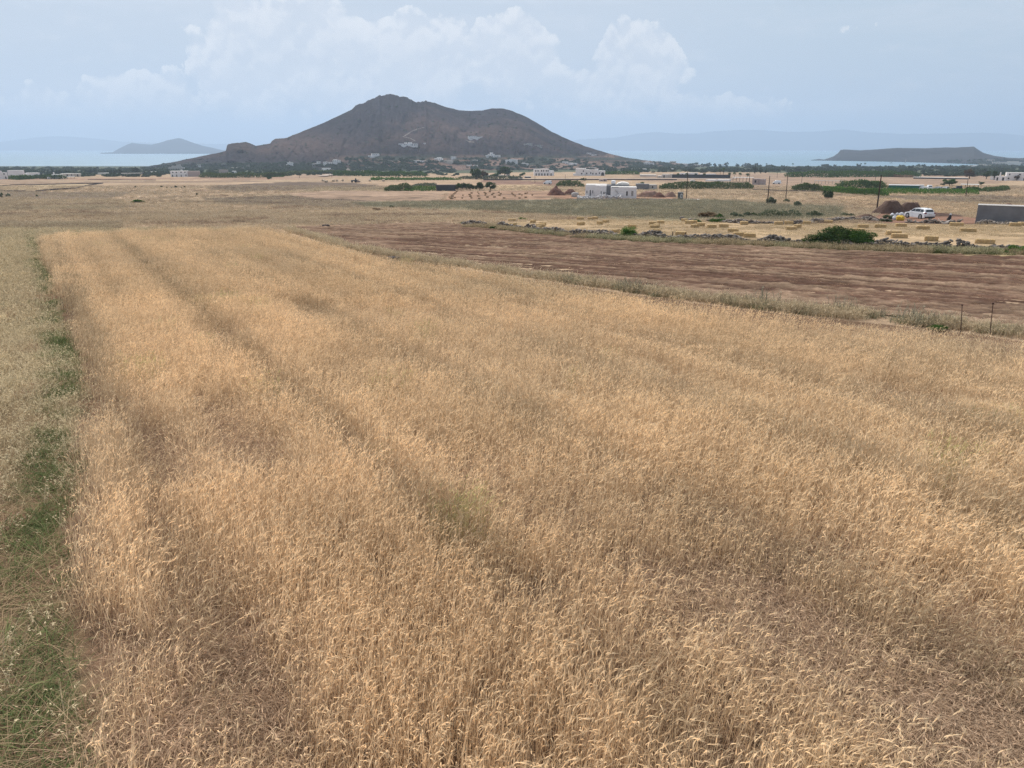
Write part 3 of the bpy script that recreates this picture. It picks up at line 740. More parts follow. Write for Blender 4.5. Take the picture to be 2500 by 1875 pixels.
# ------------------------------------------------------------------ verges and rough grass
OAT = [grass_tuft(500 + i, 40, .34, .0055, .48, M['oats'], .8, .55) for i in range(4)]
OATF = [grass_tuft(520 + i, 40, .45, .013, .42, M['oats'], .8, .3) for i in range(4)]
WEED = [grass_tuft(540 + i, 80, .34, .009, .26, M['weeds'], 1.2, 0, .3) for i in range(3)]
LITT = [grass_tuft(560 + i, 50, .40, .006, .34, M['lodged'], 1.6, 0, .9) for i in range(3)]
GRO = [grass_tuft(580 + i, 40, .5, .016, .55, M['greyoats'], .5, .3) for i in range(3)]
def rnd_rot(n, rs): a = np.zeros((n, 3)); a[:, 2] = rs.uniform(0, 6.28, n); return a
def left_verge():
    rs = np.random.RandomState(8); P = []; I = []; S = []; T = []
    for y0, y1, g, far in ((2, 26, .26, 0), (26, 60, .36, 1), (60, 88, .55, 1)):
        X, Y = jgrid(-75, 2, y0, y1, g, rs); Z = CAMZ - D(Y)
        px, py = to_px(X, Y, Z)
        k = ~inpoly(X, Y, WH) & view(X, Y, Z) & (px < 640) & (py > 560); X, Y, Z, px, py = X[k], Y[k], Z[k], px[k], py[k]; n = len(X)
        # a green weedy strip along the crop's edge, pale oat grass beyond
        ex = np.interp(py, [576, 678, 904, 1130, 1412, 1582, 1875], [85, 125, 195, 180, 130, 190, 205])
        d = ex - px; w = np.interp(py, [560, 700, 900, 1130, 1400, 1875], [22, 66, 105, 150, 200, 330])
        gs = np.clip(1.3 - np.abs(d / w - .38) * 2.6, 0, 1) * np.clip((fbm(X / 1.3, Y / 1.6, 53) - np.interp(py, [600, 900, 1400], [.12, .22, .42])) * 6, 0, 1)
        u = rs.rand(n); green = u < gs * .72
        bare = (fbm(X / 1.2, Y / 1.2, 61) > .60) & (py > 1150)
        pale = fbm(X / 1.8, Y / 1.8, 71)
        idx = np.where(green, 4 + 4 + rs.randint(0, 3, n), np.where(far, 4 + rs.randint(0, 4, n), rs.randint(0, 4, n)))
        lit = ((~green) & bare) | (~green) & (rs.rand(n) < np.clip((py - 850) / 700., .05, .85)); idx = np.where(lit, 11 + rs.randint(0, 3, n), idx)
        keep = rs.rand(n) < np.where(green, .95, np.where(bare, np.where(py > 1150, .3, .55), .85))
        s = rs.uniform(.7, 1.3, n); t = np.where(lit, .9, .96 + .5 * pale)
        tint = np.stack([t, t * .97, t * .88], -1); tint[green] = np.stack([1.0 + .5 * pale, 1.05 + .45 * pale, .9 + .3 * pale], -1)[green]
        P.append(np.stack([X, Y, Z], -1)[keep]); I.append(idx[keep]); S.append(np.stack([s, s, s * rs.uniform(.5, 1.0, n)], -1)[keep]); T.append(tint[keep])
    P = np.concatenate(P); n = len(P)
    scatter('rough_verge_grass', 'pale wild oats and green weeds in the strip left of the barley', 'grass', P, rnd_rot(n, rs), np.concatenate(S), np.concatenate(T), OAT + OATF + WEED + LITT, np.concatenate(I))
left_verge()
def strip(name, label, pxline, w0, w1, n, protos, tintf, seed, smin=.7, smax=1.3, off=0., cat='grass'):
    """growth along a line given in the photograph, w0..w1 metres to the near / far side"""
    rs = np.random.RandomState(seed)
    pts = np.array([tuple(at(p[0], p[1], off)[:2]) for p in pxline]); seg = np.hypot(*np.diff(pts, axis=0).T); cs = np.concatenate([[0], np.cumsum(seg)])
    q = rs.uniform(0, cs[-1], n); x = np.interp(q, cs, pts[:, 0]); y = np.interp(q, cs, pts[:, 1])
    y = y + rs.uniform(w0, w1, n) + (fbm(q / 3, q * 0, seed) - .5) * .8; z = CAMZ - D(y)
    k = fbm(q / 2.2, y / 1.5, seed + 3) > .36
    x, y, z, q = x[k], y[k], z[k], q[k]; n = len(x)
    s = rs.uniform(smin, smax, n)
    return scatter(name, label, cat, np.stack([x, y, z], -1), rnd_rot(n, rs), np.stack([s, s, s * rs.uniform(.6, 1.2, n)], -1), tintf(n, rs, q), protos)
def pale_t(n, rs, q):
    t = rs.uniform(.8, 1.3, n); return np.stack([t, t * .96, t * .90], -1)
strip('field_edge_grass', 'tall pale grass in the strip between the barley and the ploughed field',
      [(700,562),(836,604),(983,630),(1243,670),(1458,700),(1695,733),(1921,760),(2147,782),(2373,806),(2500,820),(2700,846)], -.4, 1.0, 3000, OATF + OAT[:2] + LITT[:1], pale_t, 21, .6, 1.25)
strip('field_edge_weeds', 'grey green weeds scattered between the barley and the ploughed field',
      [(1380,690),(1640,728),(1921,760),(2147,782),(2300,797),(2500,818),(2650,840)], -.3, .8, 110, WEED + GRO[:1], lambda n, rs, q: np.stack([rs.uniform(.8, 1.6, n)] * 3, -1), 22, .8, 1.6)
WALL_PX = [(1130,549),(1200,553),(1300,564),(1400,573),(1560,583),(1700,588),(1900,596),(2130,604),(2300,608),(2500,613),(2750,622)]
strip('wall_foot_grass', 'dry and green grass along the foot of the dry stone wall', [(p[0], p[1] + 4) for p in WALL_PX], -2.0, .6, 3000, OATF + WEED, lambda n, rs, q: (lambda a, t: np.where(a, np.stack([t * .95, t, t * .85], -1), np.stack([t, t * .94, t * .82], -1)))((fbm(q / 5, q * 0, 8) > .55)[:, None], rs.uniform(.6, 1.05, n)), 23)
def mid_fields():
    rs = np.random.RandomState(18); P = []; I = []; S = []; T = []
    for y0, y1, g in ((76, 140, .9), (140, 240, 1.5), (240, 420, 2.8)):
        X, Y = jgrid(-300, 330, y0, y1, g, rs); Z = CAMZ - D(Y); px, py = to_px(X, Y, Z)
        k = view(X, Y, Z, -100, 2600) & ~inpoly(X, Y, WH) & ~inpoly(px, py, PLOUGH_PX) & ~inpoly(px, py, FIELDS[-2][1]) & ~inpoly(px, py, FIELDS[-4][1]) & ~inpoly(px, py, FIELDS[7][1]) & ~inpoly(px, py, FIELDS[8][1]) & ~inpoly(px, py, FIELDS[-3][1])
        X, Y, Z, px, py = X[k], Y[k], Z[k], px[k], py[k]; n = len(X)
        gg = inpoly(px, py, FIELDS[14][1]) & (rs.rand(n) < .8)
        a = fbm(X / 13, Y / 13, 101); dark = rs.rand(n) < np.clip((a - .56) * 5, 0, .6)
        idx = np.where(gg, 4 + rs.randint(0, 3, n), rs.randint(0, 4, n)); pass
        t = .62 + .4 * fbm(X / 6, Y / 6, 103) + rs.uniform(-.08, .08, n); tint = np.stack([t * 1.14, t * 1.09, t * 1.06], -1)
        tint[dark & ~gg] *= np.array((.62, .58, .60)); tint[gg] *= 1.35
        big = g / .9; s = rs.uniform(.6, 1.4, n) * big ** .55
        P.append(np.stack([X, Y, Z], -1)); I.append(idx); S.append(np.stack([s * 1.2, s * 1.2, s * rs.uniform(.4, .9, n)], -1)); T.append(tint)
    P = np.concatenate(P); scatter('dry_pasture_grass', 'dry tufted grass covering the fields beyond the barley and ploughed earth', 'grass', P, rnd_rot(len(P), rs), np.concatenate(S), np.concatenate(T), OATF + GRO, np.concatenate(I))
mid_fields()
def stubble():
    rs = np.random.RandomState(28); X, Y = jgrid(-30, 130, 66, 112, .55, rs); Z = CAMZ - D(Y); px, py = to_px(X, Y, Z)
    k = inpoly(px, py, FIELDS[-2][1]) & view(X, Y, Z) & (fbm(X / 3, Y / 3, 5) > .4); X, Y, Z = X[k], Y[k], Z[k]; n = len(X)
    t = .75 + .4 * fbm(X / 4, Y / 4, 6); s = rs.uniform(.5, .9, n)
    scatter('stubble', 'short golden stubble in the field with the straw bales', 'stubble', np.stack([X, Y, Z], -1), rnd_rot(n, rs), np.stack([s, s, s * .35], -1), np.stack([t, t * .94, t * .84], -1), OATF)
stubble()
def plough_straw():
    rs = np.random.RandomState(38); X = rs.uniform(-30, 78, 9000); Y = rs.uniform(26, 92, 9000)
    k = inpoly(X, Y, PL) & (fbm(X / 1.4, Y / 1.1, 4) > .5); X, Y = X[k], Y[k]; n = len(X); Z = CAMZ - D(Y) + .05
    t = rs.uniform(.6, 1.1, n); s = rs.uniform(.3, .8, n)
    scatter('straw_litter', 'loose straw litter left on the ploughed field', 'straw', np.stack([X, Y, Z], -1), rnd_rot(n, rs), np.stack([s, s, s * .3], -1), np.stack([t, t * .88, t * .8], -1), LITT)
plough_straw()

# ------------------------------------------------------------------ stones and dry stone walls
def stone_mesh(seed, mat):
    r = random.Random(seed); mb = MB(); vs = []
    import bmesh
    bm = bmesh.new(); bmesh.ops.create_icosphere(bm, subdivisions=2, radius=1)
    for v in bm.verts:
        n = v.co.copy(); k = 1 + .35 * (float(vn(n.x * 1.7 + seed, n.y * 1.7 + n.z * 2.3, seed)) - .5)
        v.co = Vector((max(-.8, min(.8, n.x * k)), max(-.75, min(.75, n.y * k)), max(-.7, min(.7, n.z * k))))
    me = bpy.data.meshes.new('stone'); bm.to_mesh(me); bm.free(); me.materials.append(mat); return me
def pile_mesh(name, items, mat):
    """many stones as one mesh: items = (centre, scale, rotation)"""
    base = [stone_mesh(i, mat) for i in range(5)]
    data = [(np.array([tuple(v.co) for v in b.vertices]), np.array([tuple(p.vertices) for p in b.polygons])) for b in base]
    V = []; Fc = []; k = 0; r = random.Random(4)
    for c, s, e in items:
        v, f = data[r.randrange(5)]; Mx = np.array(e.to_matrix())
        V.append((v * np.array(s)) @ Mx.T + np.array(c)); Fc.append(f + k); k += len(v)
    return new_mesh(name, np.concatenate(V), np.concatenate(Fc), mat)
from mathutils import Euler
def drywall(label, pxline, h, size, gaps=(), seed=1, mat='rock', drop=0.):
    r = random.Random(seed); pts = [at(*p) for p in pxline]; o0 = pts[0].copy(); items = []
    cum = 0
    for a, b in zip(pts[:-1], pts[1:]):
        l = (b - a).length; d = (b - a).normalized(); nrm = Vector((-d.y, d.x, 0)); n = int(l / size / .5)
        for i in range(n):
            q = (i + r.random()) / n; p = a.lerp(b, q); px = to_px(p.x, p.y, p.z)[0]
            if any(g0 < px < g1 for g0, g1 in gaps): continue
            hh = h * (.35 + 1.15 * float(vn((cum + l * q) / 1.6, 0, seed)) )
            z = 0
            while z < hh:
                s = size * r.uniform(.5, 1.2)
                c = p + nrm * r.uniform(-.42, .42) * (1 - .6 * z / max(hh, .1)) + Vector((0, 0, z + s * .2 - drop)); c.z = gz(c.x, c.y) + z + s * .2
                items.append((c - o0, (s * r.uniform(.6, 1.1), s * r.uniform(.4, .8), s * r.uniform(.25, .5)), Euler((r.gauss(0, .35), r.gauss(0, .35), math.atan2(d.y, d.x) + r.gauss(0, .5)))))
                z += s * r.uniform(.45, .8)
        cum += l
    me = pile_mesh('dry_stone_wall', items, M[mat]); o = link('dry_stone_wall', me, None, o0)
    return tag(o, label, 'stone wall')
drywall('tumbled grey dry stone wall between the ploughed field and the straw bales', WALL_PX, .50, .21, ((1185,1215),(2318,2334)), 3)
drywall('low broken stone wall behind the straw bales, before the parked white car', [(1950,546),(2010,543),(2060,539),(2110,537),(2160,541),(2230,544),(2330,547),(2420,547),(2540,552)], .35, .27, ((2170,2215),(2345,2385)), 5)
drywall('overgrown line of stones behind the bales, under the tall weed clumps', [(1660,537),(1740,541),(1830,546),(1950,547)], .3, .24, ((1700,1725),), 6)
def fieldwall(label, pxline, hpx, mat='rockd'):
    pts = [at(*p) for p in pxline]; o0 = pts[0].copy(); mb = MB()
    for a, b in zip(pts[:-1], pts[1:]):
        n = max(2, int((b - a).length / 3)); d = (b - a).normalized(); nr = Vector((-d.y, d.x, 0)) * .3
        for i in range(n):
            p = a.lerp(b, i / n) - o0; q = a.lerp(b, (i + 1.02) / n) - o0; h0 = hpx * mpp(a) * (.85 + .3 * float(vn(i * .7, 0, 4)))
            vs = []
            for e, hh in ((p, h0), (q, h0)):
                vs += [e - nr + Vector((0, 0, -.2)), e + nr + Vector((0, 0, -.2)), e + nr * .7 + Vector((0, 0, hh)), e - nr * .7 + Vector((0, 0, hh))]
            mb.add(vs, [(0,1,2,3),(7,6,5,4),(0,4,5,1),(1,5,6,2),(2,6,7,3),(3,7,4,0)])
    o = mb.build('field_wall', M[mat], None, o0); return tag(o, label, 'field wall')
fieldwall('dark field wall, near side of the pale enclosure, from its corner to the gap', [(88,468),(130,464),(183,461)], 3.2)
fieldwall('dark field wall running back slantwise at the right end of the pale enclosure', [(183,461),(210,454),(251,448)], 2.2)
fieldwall('thin dark field wall along the far side of the pale enclosure', [(64,452),(150,450),(251,448)], 2.0)
fieldwall('short dark field wall at the left frame edge beyond the enclosure gap', [(-30,467),(61,467)], 2.0)
fieldwall('faint field wall far left, behind the pale enclosure', [(-30,457),(30,452),(62,451)], 2.0)
fieldwall('low dark bank crossing the tan field right of the long reed hedge', [(1838,463),(1900,466),(1960,467),(2010,470)], 2.2)
fieldwall('long thin wall along the pale strip below the flat houses at left', [(215,439),(330,440),(380,440)], 1.3)
fieldwall('retaining wall along the raised road across the middle of the plain', [(1180,440),(1300,440),(1450,440),(1600,440),(1652,440)], 2.6, 'rockd')
mbr = MB(); pts = [at(1180,437.6), at(1300,437.6), at(1450,437.6), at(1600,437.6), at(1800,438)]
for a, b in zip(pts[:-1], pts[1:]):
    up = Vector((0, 0, .5)); w_ = Vector((0, 7, 0)); mbr.add([a + up, b + up, b + w_ + up, a + w_ + up], [(0,1,2,3)])
tag(mbr.build('road', M['road']), kind='structure')

# ------------------------------------------------------------------ straw bales
def bale_mesh(seed, Lm=1.15, W=.5, H=.38, mat=None):
    import bmesh
    r = random.Random(seed); bm = bmesh.new(); bmesh.ops.create_cube(bm, size=1)
    bmesh.ops.subdivide_edges(bm, edges=bm.edges[:], cuts=7, use_grid_fill=True)
    for v in bm.verts:
        c = v.co; x, y, z = c.x * 2, c.y * 2, c.z * 2
        k = (abs(x)**10 + abs(y)**10 + abs(z)**10) ** (-.1) if max(abs(x), abs(y), abs(z)) > .99 else 1
        n = Vector((x, y, z)) * k * .5
        n += Vector([(float(vn(c.x * 14 + i * 7 + seed, c.y * 14 + c.z * 9, seed + i)) - .5) * .05 for i in range(3)])
        sag = -.03 * math.cos(n.x * 3) if seed % 2 else 0
        v.co = Vector((n.x * Lm, n.y * W, (n.z + .5 + sag * (n.z > 0)) * H))
    me = bpy.data.meshes.new('bale'); bm.to_mesh(me); bm.free(); me.materials.append(mat or M['bale']); return me
BM = [bale_mesh(i) for i in range(4)]
tw = MB()
for x in (0.,):
    tw.box(x - .008, x + .008, -.262, .262, .002, .392)
twm = new_mesh('twine', tw.v, tw.f, M['balew'])
BALES = [
 (1250,541,16,'dark edged straw bale nearest the far left tip of the bale field'),
 (1253,553,9,'flat straw bale half hidden behind the left tip of the stone wall'),
 (1301,544.5,7,'straw bale turned end on, upper one left of the slanting row of three'),
 (1325,550.5,9,'topmost bale of the slanting row of three at the left of the bale field'),
 (1320,555,12.5,'middle bale of the slanting row of three at the left of the bale field'),
 (1314,559.5,11.5,'lowest bale of the slanting row of three at the left of the bale field'),
 (1417,536.5,14.5,'straw bale against the far edge, left of the touching pair, above a lone bale'),
 (1442,536.5,11,'left, taller bale of the touching pair at the far edge of the field'),
 (1452,535.5,9,'right, lower bale of the touching pair at the far edge of the field'),
 (1418,550,11,'lone straw bale in open stubble below the far edge, left of the house front'),
 (1464,548,10.5,'straw bale in open stubble beside a tiny one, left of the round bush'),
 (1479,544,7,'tiny straw bale to the upper left of the round green bush'),
 (1503,569,11,'square looking straw bale touching the left side of the round green bush'),
 (1543,557,10,'straw bale peeping out above the round green bush'),
 (1593,548.5,12,'upper left bale of the cluster of five right of the round bush'),
 (1613,546,12,'upper right bale of the cluster of five right of the round bush'),
 (1603,554,9,'small tilted bale in the middle of the cluster of five'),
 (1598,557.5,12.5,'dark faced bale directly below the middle of the cluster of five'),
 (1601,568.5,14,'lowest and largest bale of the cluster of five, close to the stone wall'),
 (1671,541,8,'small end-on straw bale at the left end of the row of weeds'),
 (1662,575,16,'straw bale half hidden behind the stone wall between two thin stakes'),
 (1682.5,546.5,13,'left bale of a close pair just below the dry brush heap'),
 (1692,545.5,14,'right bale of a close pair just below the dry brush heap'),
 (1696,555.5,10.5,'small straw bale left of three in a loose line below the brush heap'),
 (1711,552.5,12,'thin straw bale between a small and a big one below the brush heap'),
 (1737,557,17,'big straw bale below the green edge of the brush heap'),
 (1767,555.5,14.5,'straw bale to the right of the big one below the brush heap'),
 (1789.5,567,18.5,'straw bale with a notched dark face above the pair behind the wall'),
 (1816,548.5,12,'flat straw bale before the line of stones, left of the reed clumps'),
 (1803.5,577,24,'long light bale behind the wall, left of the pair in front of the big shrub'),
 (1830,580,25,'brown long bale behind the wall, right of the pair in front of the big shrub'),
 (1900.6,548,14,'straw bale before the reed clumps, left of the pale green tuft'),
 (1925.6,547.5,16.5,'straw bale before the reed clumps, right of the pale green tuft'),
 (1932,561.5,21,'big dark fronted bale above the left end of the big shrub'),
 (1947,557,8,'small bale showing behind the right end of the big dark fronted one'),
 (1969,547.5,12,'dark squarish bale by the stones beyond the big shrub'),
 (2022,544.5,18.5,'long bale by the stones straight above the top of the big shrub'),
 (2096,567,26,'straw bale showing over the right shoulder of the big shrub'),
 (2106.5,556.5,23,'straw bale standing clear above the right shoulder of the big shrub'),
 (2149,556,25,'straw bale below the round bush beside the rubbish sacks'),
 (2199.5,553.5,24,'straw bale below the yellow sack'),
 (2181,574,33,'farther one of the two big overlapping bales right of the big shrub'),
 (2195,581,34,'nearer one of the two big overlapping bales right of the big shrub'),
 (2253,560,28,'straw bale straight below the parked white car'),
 (2273,588,29,'ragged straw bale sunk in tall grass right behind the stone wall'),
 (2335,551.5,29,'straw bale by the white scrap piece, left of the grey building'),
 (2363,566,33,'straw bale in open stubble below the left corner of the grey building'),
 (2404,595,40,'pale bale lying behind the dark heaped end of the stone wall'),
 (2478,552.5,24,'straw bale before the grey building, left of two near the frame edge'),
 (2497,550.5,14,'straw bale at the right frame edge before the grey building'),
]
rb = random.Random(77)
for i, (px, py, w, lab) in enumerate(BALES):
    p = at(px, py); s = w * mpp(p); sc = min(1.35, max(.85, s / 1.12)) if w > 12 else min(1.15, max(.75, s / 1.0))
    t = thing('straw_bale', lab, 'straw bale', p - Vector((0, 0, .02)), rb.uniform(-.22, .22) + bearing(p) * .8, 'straw bales on the stubble')
    if w < 11.6 and w * mpp(p) < 1.0: t.rotation_euler.z += rb.choice((.9, -1.0))
    t.scale = (sc, rb.uniform(.95, 1.1), rb.uniform(.98, 1.12))
    b = link('straw_block', BM[i % 4], t); link('twine', twm, t, (-.27, 0, 0)); link('twine', twm, t, (.27, 0, 0))
FB = [(760,600),(728,610),(770,632),(735,632),(815,620),(850,505),(825,530),(800,550),(765,575),(775,590),(960,575),(947,625),(1080,562),(1095,592),(1112,625),(1115,533),(1228,518),(1245,545),(1235,590),(1253,634),(1370,543),(1350,527),(1363,570),(1486,562),(1508,540),(1400,608),(1445,508),(1528,608),(1605,520),(1640,548),(1617,575),(1700,625),(1845,538),(1867,565),(1897,588),(1978,555),(2020,570),(1977,625),(2085,540),(2118,532),(2090,613),(2208,570)]
sb = bale_mesh(9, 1.0, .5, .45, M['baled'])
for X, Y in FB:
    p = at(1000 + X / 7.37, 400 + Y / 7.37)
    t = link('straw_bale', sb, None, p, rb.uniform(0, 3)); t.scale = (.9, .9, 1.1)
    tag(t, 'tiny dark straw bale in the far field before the row of round trees', 'straw bale', 'tiny bales in the far field')

# ------------------------------------------------------------------ trees, bushes, reeds
LV = {'dark': 'leaf_dark', 'mid': 'leaf_mid', 'green': 'leaf_green', 'reed': 'leaf_reed', 'grey': 'leaf_grey', 'rust': 'leaf_rust', 'dry': 'leaf_dry', 'far': 'leaf_blue'}
_cr = {}
def crown(kind, shape='round', lod=0, seed=0):
    k = (kind, shape, lod, seed)
    if k not in _cr:
        n, leaf = ((9000, .026), (2200, .055), (700, .10), (300, .15))[lod]
        _cr[k] = leaf_cloud(hash(shape) % 50 * 0 + seed * 7 + lod + len(shape), n, leaf, (26, 16, 12, 9)[lod], M[LV[kind]], shape)
    return _cr[k]
tk = MB(); tk.tube((0,0,-.1), (0.05,0,1), .055, .03, 7); tk.tube((0.03,0,.6), (.35,.1,1.25), .025, .01, 5); tk.tube((0.03,0,.55), (-.32,-.1,1.2), .025, .01, 5)
trunk_me = new_mesh('trunk', tk.v, tk.f, M['bark'])
def tree(px, py, w, h, label, kind='dark', shape='round', lod=2, seed=0, name='tree', cat='tree', trunk=.18, group=None, loc=None):
    """w, h in photograph pixels"""
    p = loc or hit(px, py); s = mpp(p); W = w * s / 2; H = h * s
    t = thing(name, label, cat, p - Vector((0, 0, .05)), (seed * 2.4) % 6.28, group)
    c = link('crown', crown(kind, shape, lod, seed % 4), t); th = H * trunk
    c.scale = (W, W, (H - th) / 2); c.location = (0, 0, th)
    if trunk > .05:
        k = link('trunk', trunk_me, t); k.scale = (H * .9, H * .9, H * .6)
    return t
def bush(px, py, w, h, label, kind='dark', shape='flat', lod=2, seed=0, cat='bush', name='bush', group=None):
    p = hit(px, py); s = mpp(p)
    o = link(name, crown(kind, shape, lod, seed % 4), None, p - Vector((0, 0, .03 * h * s)), seed * 1.7 % 6.28)
    o.scale = (w * s / 2, w * s / 2 * .8, h * s / 2); return tag(o, label, cat, group)
# reed hedges: rows of upright leafy tufts as one mesh per hedge
def hedge(pxline, hpx, wm, label, kind='reed', dens=1., name='reed_hedge', cat='hedge', seed=1, rag=.35):
    rs = np.random.RandomState(seed); pts = [hit(*p) for p in pxline]; o0 = pts[0].copy(); V = []; k = 0
    P3 = np.array([tuple(p) for p in pts]); seg = np.linalg.norm(np.diff(P3, axis=0), axis=1); cs = np.concatenate([[0], np.cumsum(seg)])
    s = mpp(pts[0]); H = hpx * s; n = int(min(34000, max(600, cs[-1] * (H + wm * .6) / (s * s * 5) * dens * 2)))
    q = rs.uniform(0, cs[-1], n); B = np.stack([np.interp(q, cs, P3[:, i]) for i in range(3)], -1)
    hh = H * (1 - rag + rag * 1.6 * fbm(q / (H * 1.5), q * 0, seed, 4))
    endf = np.clip(np.minimum(q, cs[-1] - q) / (H * .8), .3, 1) ** .5
    z = hh * endf * rs.rand(n) ** .75; off = rs.uniform(-.5, .5, n) * wm * (1.15 - .4 * z / H)
    B[:, 1] += off; B[:, 2] += z
    a = rs.normal(size=(n, 3)) * np.array((.5, .5, 1)); a /= np.linalg.norm(a, axis=1)[:, None]
    b = np.cross(a, rs.normal(size=(n, 3))); b /= np.linalg.norm(b, axis=1)[:, None] + 1e-9
    L_ = s * 1.9 * rs.uniform(.5, 1.3, n)[:, None]; W_ = s * .7 * rs.uniform(.5, 1.3, n)[:, None]
    V = np.stack([B - a*L_ - b*W_, B + a*L_ - b*W_, B + a*L_ + b*W_, B - a*L_ + b*W_], 1) - np.array(tuple(o0))
    Fc = np.arange(n * 4).reshape(n, 4)
    o = link(name, new_mesh(name, V, Fc, M[LV[kind]]), None, o0); return tag(o, label, cat)
# the mastic shrub and its neighbours by the wall
def big_shrub():
    p = at(2042, 600); s = mpp(p); t = thing('mastic_shrub', 'large spreading dark green shrub growing over the stone wall', 'shrub', p, bearing(p))
    for k, (dx, w, h, kind) in enumerate(((-36, 100, 38, 'dark'), (4, 112, 54, 'dark'), (44, 90, 48, 'mid'), (-66, 56, 22, 'mid'), (72, 48, 24, 'dark'))):
        c = link('foliage_lobe', crown(kind, 'flat', 0, k % 4), t); c.location = (dx * s, (-.4, .3, .1, -.3, 0)[k], -.15); c.scale = (w * s / 2, w * s * .32, h * s / 2); c.rotation_euler.z = 1.3 * 0
    return t
big_shrub()
bush(1533,581,62,31,'round bright green bush growing in the stone wall','green','round',0,1)
bush(1518,582,50,13,'low darker green sprawl at the left foot of the round green bush','mid','flat',1,2)
bush(2482,617,60,20,'low green bush at the right frame edge before the stone wall','green','flat',0,3)
bush(2440,616,50,9,'flat green weed patch at the foot of the wall near the right edge','green','flat',1,0,'weeds')
bush(2104,606,30,8,'bright green tuft right of the dark boulder under the big shrub','green','flat',1,1,'weeds')
bush(2168,536,30,14,'rounded light green bush left of the yellow sack','grey','round',1,2)
bush(2163,541,34,7,'dark scrub at the foot of the rounded bush by the rubbish sacks','dark','flat',1,3,'scrub')
for j, (px, py, w, h, lab, kd) in enumerate([
 (1793,531,14,18,'upright grey green weed clump, leftmost of the row behind the bales','grey'),(1808,531,9,8,'small weed clump between the two leftmost upright ones','grey'),
 (1826,529,16,16,'upright weed clump, second tall one from the left behind the bales','grey'),(1841,529,9,11,'narrow dark weed clump left of the long reedy thicket','dark'),
 (1880,531,58,18,'long thicket of tall grey green weeds in the middle of the row','grey'),(1925,531,60,20,'darker right half of the long weedy thicket behind the bales','grey'),
 (1990,530,36,17,'bushy grey green weed clump standing alone right of the long thicket','grey'),(2064,529,14,12,'weed clump left of the brown earth heap','grey'),(2079,529,9,8,'small weed clump next to the brown earth heap','grey'),
 (1882,497,22,16,'grey bush around the foot of the leaning pole in the green field','grey'),(1920,493,12,9,'small grey green bush by the foot of the second pole','grey'),(1947,503,14,12,'grey bush alone right of the two poles','grey'),
 (1756,534,18,10,'green weed clump at the right end of the dry brush heap','mid'),
 (1700,542,20,5,'flat green weeds on the line of stones left','mid'),(1755,542,42,7,'flat green weeds on the line of stones right of the brush heap','mid')]):
    hedge([(px - w / 2, py), (px + w / 2, py)], h, 1.5, lab, kd, .55, 'weed_clump', 'weeds', 40 + j, .5)
bush(1728,533,56,17,'dry tan heap of brushwood behind the bales','dry','flat',1,3,'brushwood','brush_heap')
bush(1276,536,30,6,'bright green low bush on the far edge of the bale field','green','flat',1,1)
bush(338,495,32,9,'bright green low bush alone in the dry pasture at left','green','flat',1,2)
bush(190,569,40,6,'flat green weed patch at the far left corner of the barley','mid','flat',1,3,'weeds')
bush(850,598,1,1,'x','mid') if False else None
bush(2022,484,30,22,'dark round bush standing alone right of the poles','dark','round',1,1)
bush(1424,441,16,7,'dark bush before the arched white villa','dark','round',2,2)
bush(659,437.5,17,6,'dark clipped bush alone on the far brown field','mid','round',2,1)
for j, (X, Y, lab) in enumerate([(230,500,'dark dry shrub alone at the left of the dry pasture'),(690,495,'dark shrub at the left start of the shrub line'),(795,512,'tiny shrub second in the shrub line'),(880,510,'tiny dark shrub third in the shrub line'),(950,505,'largest shrub in the middle of the shrub line'),(1050,508,'small shrub right of the largest in the line'),(1115,502,'dark shrub near the right end of the shrub line'),(1332,640,'dark upright shrub alone right below the shrub line')]):
    bush(300 + X / 7.37, 390 + Y / 7.37, (6,9,4,5,9,4,6,6)[j], (4,4,3,3,6,3,4,6)[j], lab, 'dark', 'round', 3, j, 'shrub', 'shrub')
bush(90,480,8,5,'dark shrub below the gap in the enclosure walls','dark','round',3,1,'shrub','shrub')
bush(2,482,14,12,'dark shrub at the left frame edge','dark','round',2,2,'shrub','shrub')
bush(20,480,16,8,'sparse shrub next to the left frame edge','grey','round',2,3,'shrub','shrub')
bush(957,507,18,6,'dark low bush on the dry field before the stone wall tip','dark','flat',2,1)
bush(919,514,20,7,'reddish brown dry bush on the pale field left of a dark one','dry','flat',2,2)
bush(1133,549,20,9,'dark green bush at the left tip of the stone wall','mid','round',1,2)
bush(1160,551,22,7,'brownish bush second from the left tip of the stone wall','dry','flat',1,1)
bush(1210,560,36,9,'grey green scrub hiding the wall left of the slanting bales','mid','flat',1,3,'scrub')
bush(1240,561,34,9,'dark scrub on the wall below the slanting bales','grey','flat',1,0,'scrub')
bush(1300,566,40,10,'dark tangled scrub on the wall below the lowest slanting bale','dark','flat',1,1,'scrub')
bush(1430,688,26,5,'blue grey weed patch at the edge of the ploughed field','grey','flat',1,2,'weeds') if False else None
bush(1433,694,44,9,'blue grey weed patch at the near edge of the ploughed field','grey','flat',1,2,'weeds')
bush(1607,716,26,14,'dark scrub at the near edge of the ploughed field','dark','flat',1,1,'scrub')
bush(2290,806,50,14,'green weeds left of the two thin iron stakes','mid','flat',0,2,'weeds')
def rock(px, py, w, h, label, mat='rockd', seed=1, name='boulder', cat='boulder'):
    p = at(px, py); s = mpp(p); me = stone_mesh(seed, M[mat]); me.polygons.foreach_set('use_smooth', [True] * len(me.polygons))
    o = link(name, me, None, p + Vector((0, 0, h * s * .35)), bearing(p)); o.scale = (w * s * .62, w * s * .4, h * s * .7); return tag(o, label, cat)
rock(2090,602,38,13,'long dark boulder under the right side of the big shrub','rockd',2)
rock(966,631,38,6,'flat dark rock on the edge between barley and ploughed field','rockd',3)
rock(796,554,18,7,'dark rounded rock behind the far edge of the ploughed field','rockd',4)
